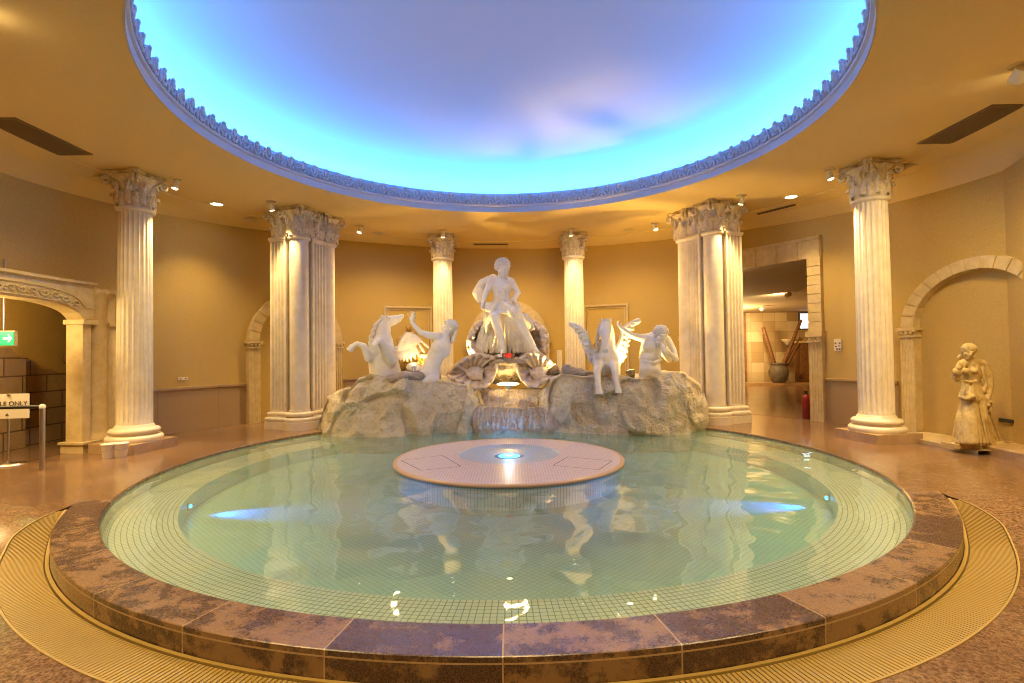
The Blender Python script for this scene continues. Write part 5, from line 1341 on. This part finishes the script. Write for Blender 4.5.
# ------------------------------------------------------------------ ochre statue in the right niche
gs = gr(977, 446.5, .06); gy = gs.y
f = Fig(gy); P = f.P; s = f.s
wst = empty('draped_woman_statue', (gs.x, gs.y, .06), 0, True)
tag(wst, 'ochre statue of a draped woman with bowed head in the right niche', 'statue')
mb = MB()
mb.limb([P(974, 402), P(973, 392), P(972, 383), P(971, 373), P(971, 366)], [7.2 * s, 8.2 * s, 6.2 * s, 8.0 * s, 6.4 * s], 18)
for q in (-1, 1): mb.ell(P(970 + q * 4.2, 371, -.09), (3.3 * s, 3.0 * s, 3.2 * s))
mb.limb([P(963, 363.5), P(971, 361.5), P(982, 364)], [4.4 * s, 4.2 * s, 4.6 * s]); mb.limb([P(971, 362), P(969.5, 356.5, -.02)], [3.3 * s, 2.9 * s])
HT, HL = head(mb, P(968.5, 352, -.04), (-.45, -1, -.5), (.18, -.25, 1), 15.5 * s)
mb.limb([P(962, 364.5), P(955.5, 376.5, -.10), P(958.5, 368, -.22)], [4.0 * s, 3.4 * s, 2.3 * s]); hand(mb, P(958.8, 368, -.22), (.4, -.2, 1), (.2, .9, 0), .15, .8)
mb.limb([P(983.5, 365), P(989, 378, -.02), P(989.5, 389, -.05), P(987.5, 399, -.10)], [4.4 * s, 4.0 * s, 3.1 * s, 2.0 * s]); hand(mb, P(987.5, 399, -.10), (-.1, -.1, -1), (-.6, -.6, 0), .16, .8)
# skirt
mb.limb([P(972, 395), P(974.5, 415), P(977, 437)], [8.0 * s, 9.5 * s, 12.5 * s], 20)
mb.limb([P(967, 398, -.05), P(967, 416, -.14), P(968, 440, -.1)], [5.2 * s, 5.0 * s, 5 * s]); mb.limb([P(979, 398, -.05), P(982, 418, -.14), P(986, 440, -.1)], [5.2 * s, 5.0 * s, 5 * s])
rnd = random.Random(4)
for q in range(15):
    t = q / 14; ua, ub = 962 + 21 * t, 953 + 48 * t
    mb.limb([P(ua, 396, -.16 * sin(PI * t)), P((ua + ub) / 2 + rnd.uniform(-1, 1), 418, -.05 - .20 * sin(PI * t)), P(ub, 443, -.02 - .30 * sin(PI * t))], [1.0 * s, 1.4 * s, 1.8 * s], 8)
for q in range(9):                                   # tunic below the belt
    t = q / 8; mb.limb([P(964 + 16 * t, 382, -.12 * sin(PI * t)), P(961 + 23 * t, 397 - 3 * sin(PI * t * 2), -.05 - .16 * sin(PI * t))], [1.5 * s, 2.2 * s], 8)
mb.limb([P(963.5, 380.5, -.04), P(971, 382, -.17), P(979.5, 380.5, -.04)], [1.3 * s] * 3, 8); mb.limb([P(960, 397, -.05), P(967, 399, -.22), P(972, 396.5, -.24), P(983, 397, -.05)], [1.8 * s] * 4, 8)
for q in range(5): mb.limb([P(982 + q, 368, -.06 + .02 * q), P(986 + q, 384, -.08 + .03 * q), P(984 + q * 1.3, 392, -.08)], [1.3 * s] * 3, 8)
remesh(mb.build('body', 'figure', wst), .012, 1, .008, .05)
mb = MB(); hair(mb, HL, HT, 15.5 * s, False, 70, True, seed=9); remesh(mb.build('hair', 'figure', wst), .013, 1)
mb = MB(); c = P(988, 406, -.10); mb.tube([c + Vector((3.0 * s * cos(a), 0, 5.0 * s * sin(a))) for a in [2 * PI * q / 20 for q in range(21)]], .022, 8, caps=False); mb.build('wreath', 'figure', wst)
mb = MB(); mb.ell(P(956.5, 372, -.2), (4.2 * s, 3.4 * s, 4.5 * s)); mb.ell(P(957, 378, -.17), (3 * s, 2.6 * s, 4 * s)); remesh(mb.build('held_bundle', 'figure', wst), .015, 1, .02, .04)
c = P(977, 446, -.02); mb = MB(); mb.box((c.x, c.y - .02, .09), (.80, .26, .06)); mb.ell((c.x, c.y - .02, .11), (.38, .15, .05)); mb.build('base_slab', 'figure', wst)

# ------------------------------------------------------------------ floodlights among the statues
def flood(p, tgt, label, e, spot=1.5, col=(1, .62, .16), rr=.10):
    r_ = empty('floodlight', p); tag(r_, label, 'floodlight', 'floodlights among the statues')
    d = (Vector(tgt) - Vector(p)).normalized(); mb = MB(); mb.tube([-d * .07, d * .03], [rr * .6, rr], 20); mb.build('housing', 'metal', r_)
    MB().tube([d * .03, d * .036], [rr * .9, rr * .9], 20).build('lens', 'floodlens', r_)
    MB().box((0, 0, -.09), (.12, .12, .03)).build('foot', 'metal', r_)
    light('SPOT', tuple(Vector(p) + d * .06), e * 5, color=col, size=.05, tgt=tgt, spot=spot, blend=.7)
flood(at(437, 377, 3.0) , at(412, 345, 3.0), 'floodlight glowing between the youth and the left scallop shell', 60, 1.6)
flood(at(414, 368.5, 2.72), at(412, 345, 3.05), 'floodlight low behind the grey boulder, lighting the left wing', 6, 1.7, rr=.05)
flood(at(631, 373, 2.55), at(624, 345, 2.8), 'floodlight glowing between the winged horse and the horn blower', 60, 1.7)
flood(at(645, 372, 3.1), at(660, 335, 2.9), 'floodlight behind the horn blower', 40, 1.6)
flood(at(553, 368, 3.3), at(520, 320, 3.5), 'floodlight behind the right scallop shell', 60, 1.1)
flood(at(458, 370, 3.6), at(490, 320, 3.6), 'floodlight behind the left scallop shell', 60, 1.2)
r_ = empty('basin_lamp', at(508, 384, 3.15)); tag(r_, 'bright golden lamp in the little basin at the head of the cascade', 'floodlight')
MB().ell((0, 0, 0), (.22, .10, .035)).build('lens', 'floodlens', r_); MB().lathe([(.05, -.12), (.09, -.02)], n=16).build('housing', 'metal', r_)
q = at(508, 382, 3.1); light('POINT', (q.x, q.y - .05, q.z - .02), 12, color=(1, .68, .2), size=.05)
#SC1

# ------------------------------------------------------------------ blue lamps in the pool
for sx, lb in ((-1, 'left'), (1, 'right')):
    r_ = empty('underwater_lamp', (sx * 3.58, -1.3, -.24)); tag(r_, 'round blue underwater lamp in the %s side of the pool wall' % lb, 'pool lamp', 'underwater lamps')
    MB().tube([(0, 0, 0), (-sx * .02, 0, 0)], .05, 20).build('bezel', 'metal', r_); MB().tube([(-sx * .02, 0, 0), (-sx * .03, 0, 0)], .02, 20).build('lens', 'bluelamp', r_)
    light('SPOT', (sx * 3.50, -1.3, -.20), 220, color=(.01, .16, 1), size=.03, tgt=(sx * 2.9, -1.28, -.34), spot=.8, blend=.8)
r_ = empty('underwater_lamp', (0, 2.2, -.30)); tag(r_, 'bright blue underwater lamp glowing at the foot of the cascade', 'pool lamp', 'underwater lamps')
MB().lathe([(.16, -.03), (.16, .02), (.10, .04)], n=24).build('bezel', 'metal', r_); MB().lathe([(.001, .05), (.13, .045)], n=24, caps=False).build('lens', 'bluelamp', r_)
light('POINT', (0, 2.1, -.10), 14, color=(.03, .35, 1), size=.06)
light('POINT', (0, .28, .10), 3.5, color=(.01, .3, 1), size=.06)

# ------------------------------------------------------------------ render look
w = bpy.data.worlds.new('world'); sc.world = w; w.use_nodes = True
w.node_tree.nodes['Background'].inputs[0].default_value = (.9, .6, .3, 1); w.node_tree.nodes['Background'].inputs[1].default_value = .02
sc.view_settings.view_transform = 'Standard'; sc.view_settings.look = 'None'; sc.view_settings.gamma = 1; sc.view_settings.exposure = 0.12
sc.view_settings.use_curve_mapping = False
sc.cycles.use_denoising = True; sc.cycles.pixel_filter_type = 'BLACKMAN_HARRIS'; sc.cycles.filter_width = 1.0
sc.cycles.max_bounces = 10; sc.cycles.diffuse_bounces = 6; sc.cycles.glossy_bounces = 5; sc.cycles.transparent_max_bounces = 12
sc.cycles.sample_clamp_indirect = 4; sc.cycles.caustics_reflective = False; sc.cycles.caustics_refractive = False
for o in list(bpy.data.objects):
    if '_o' in o: del o['_o']
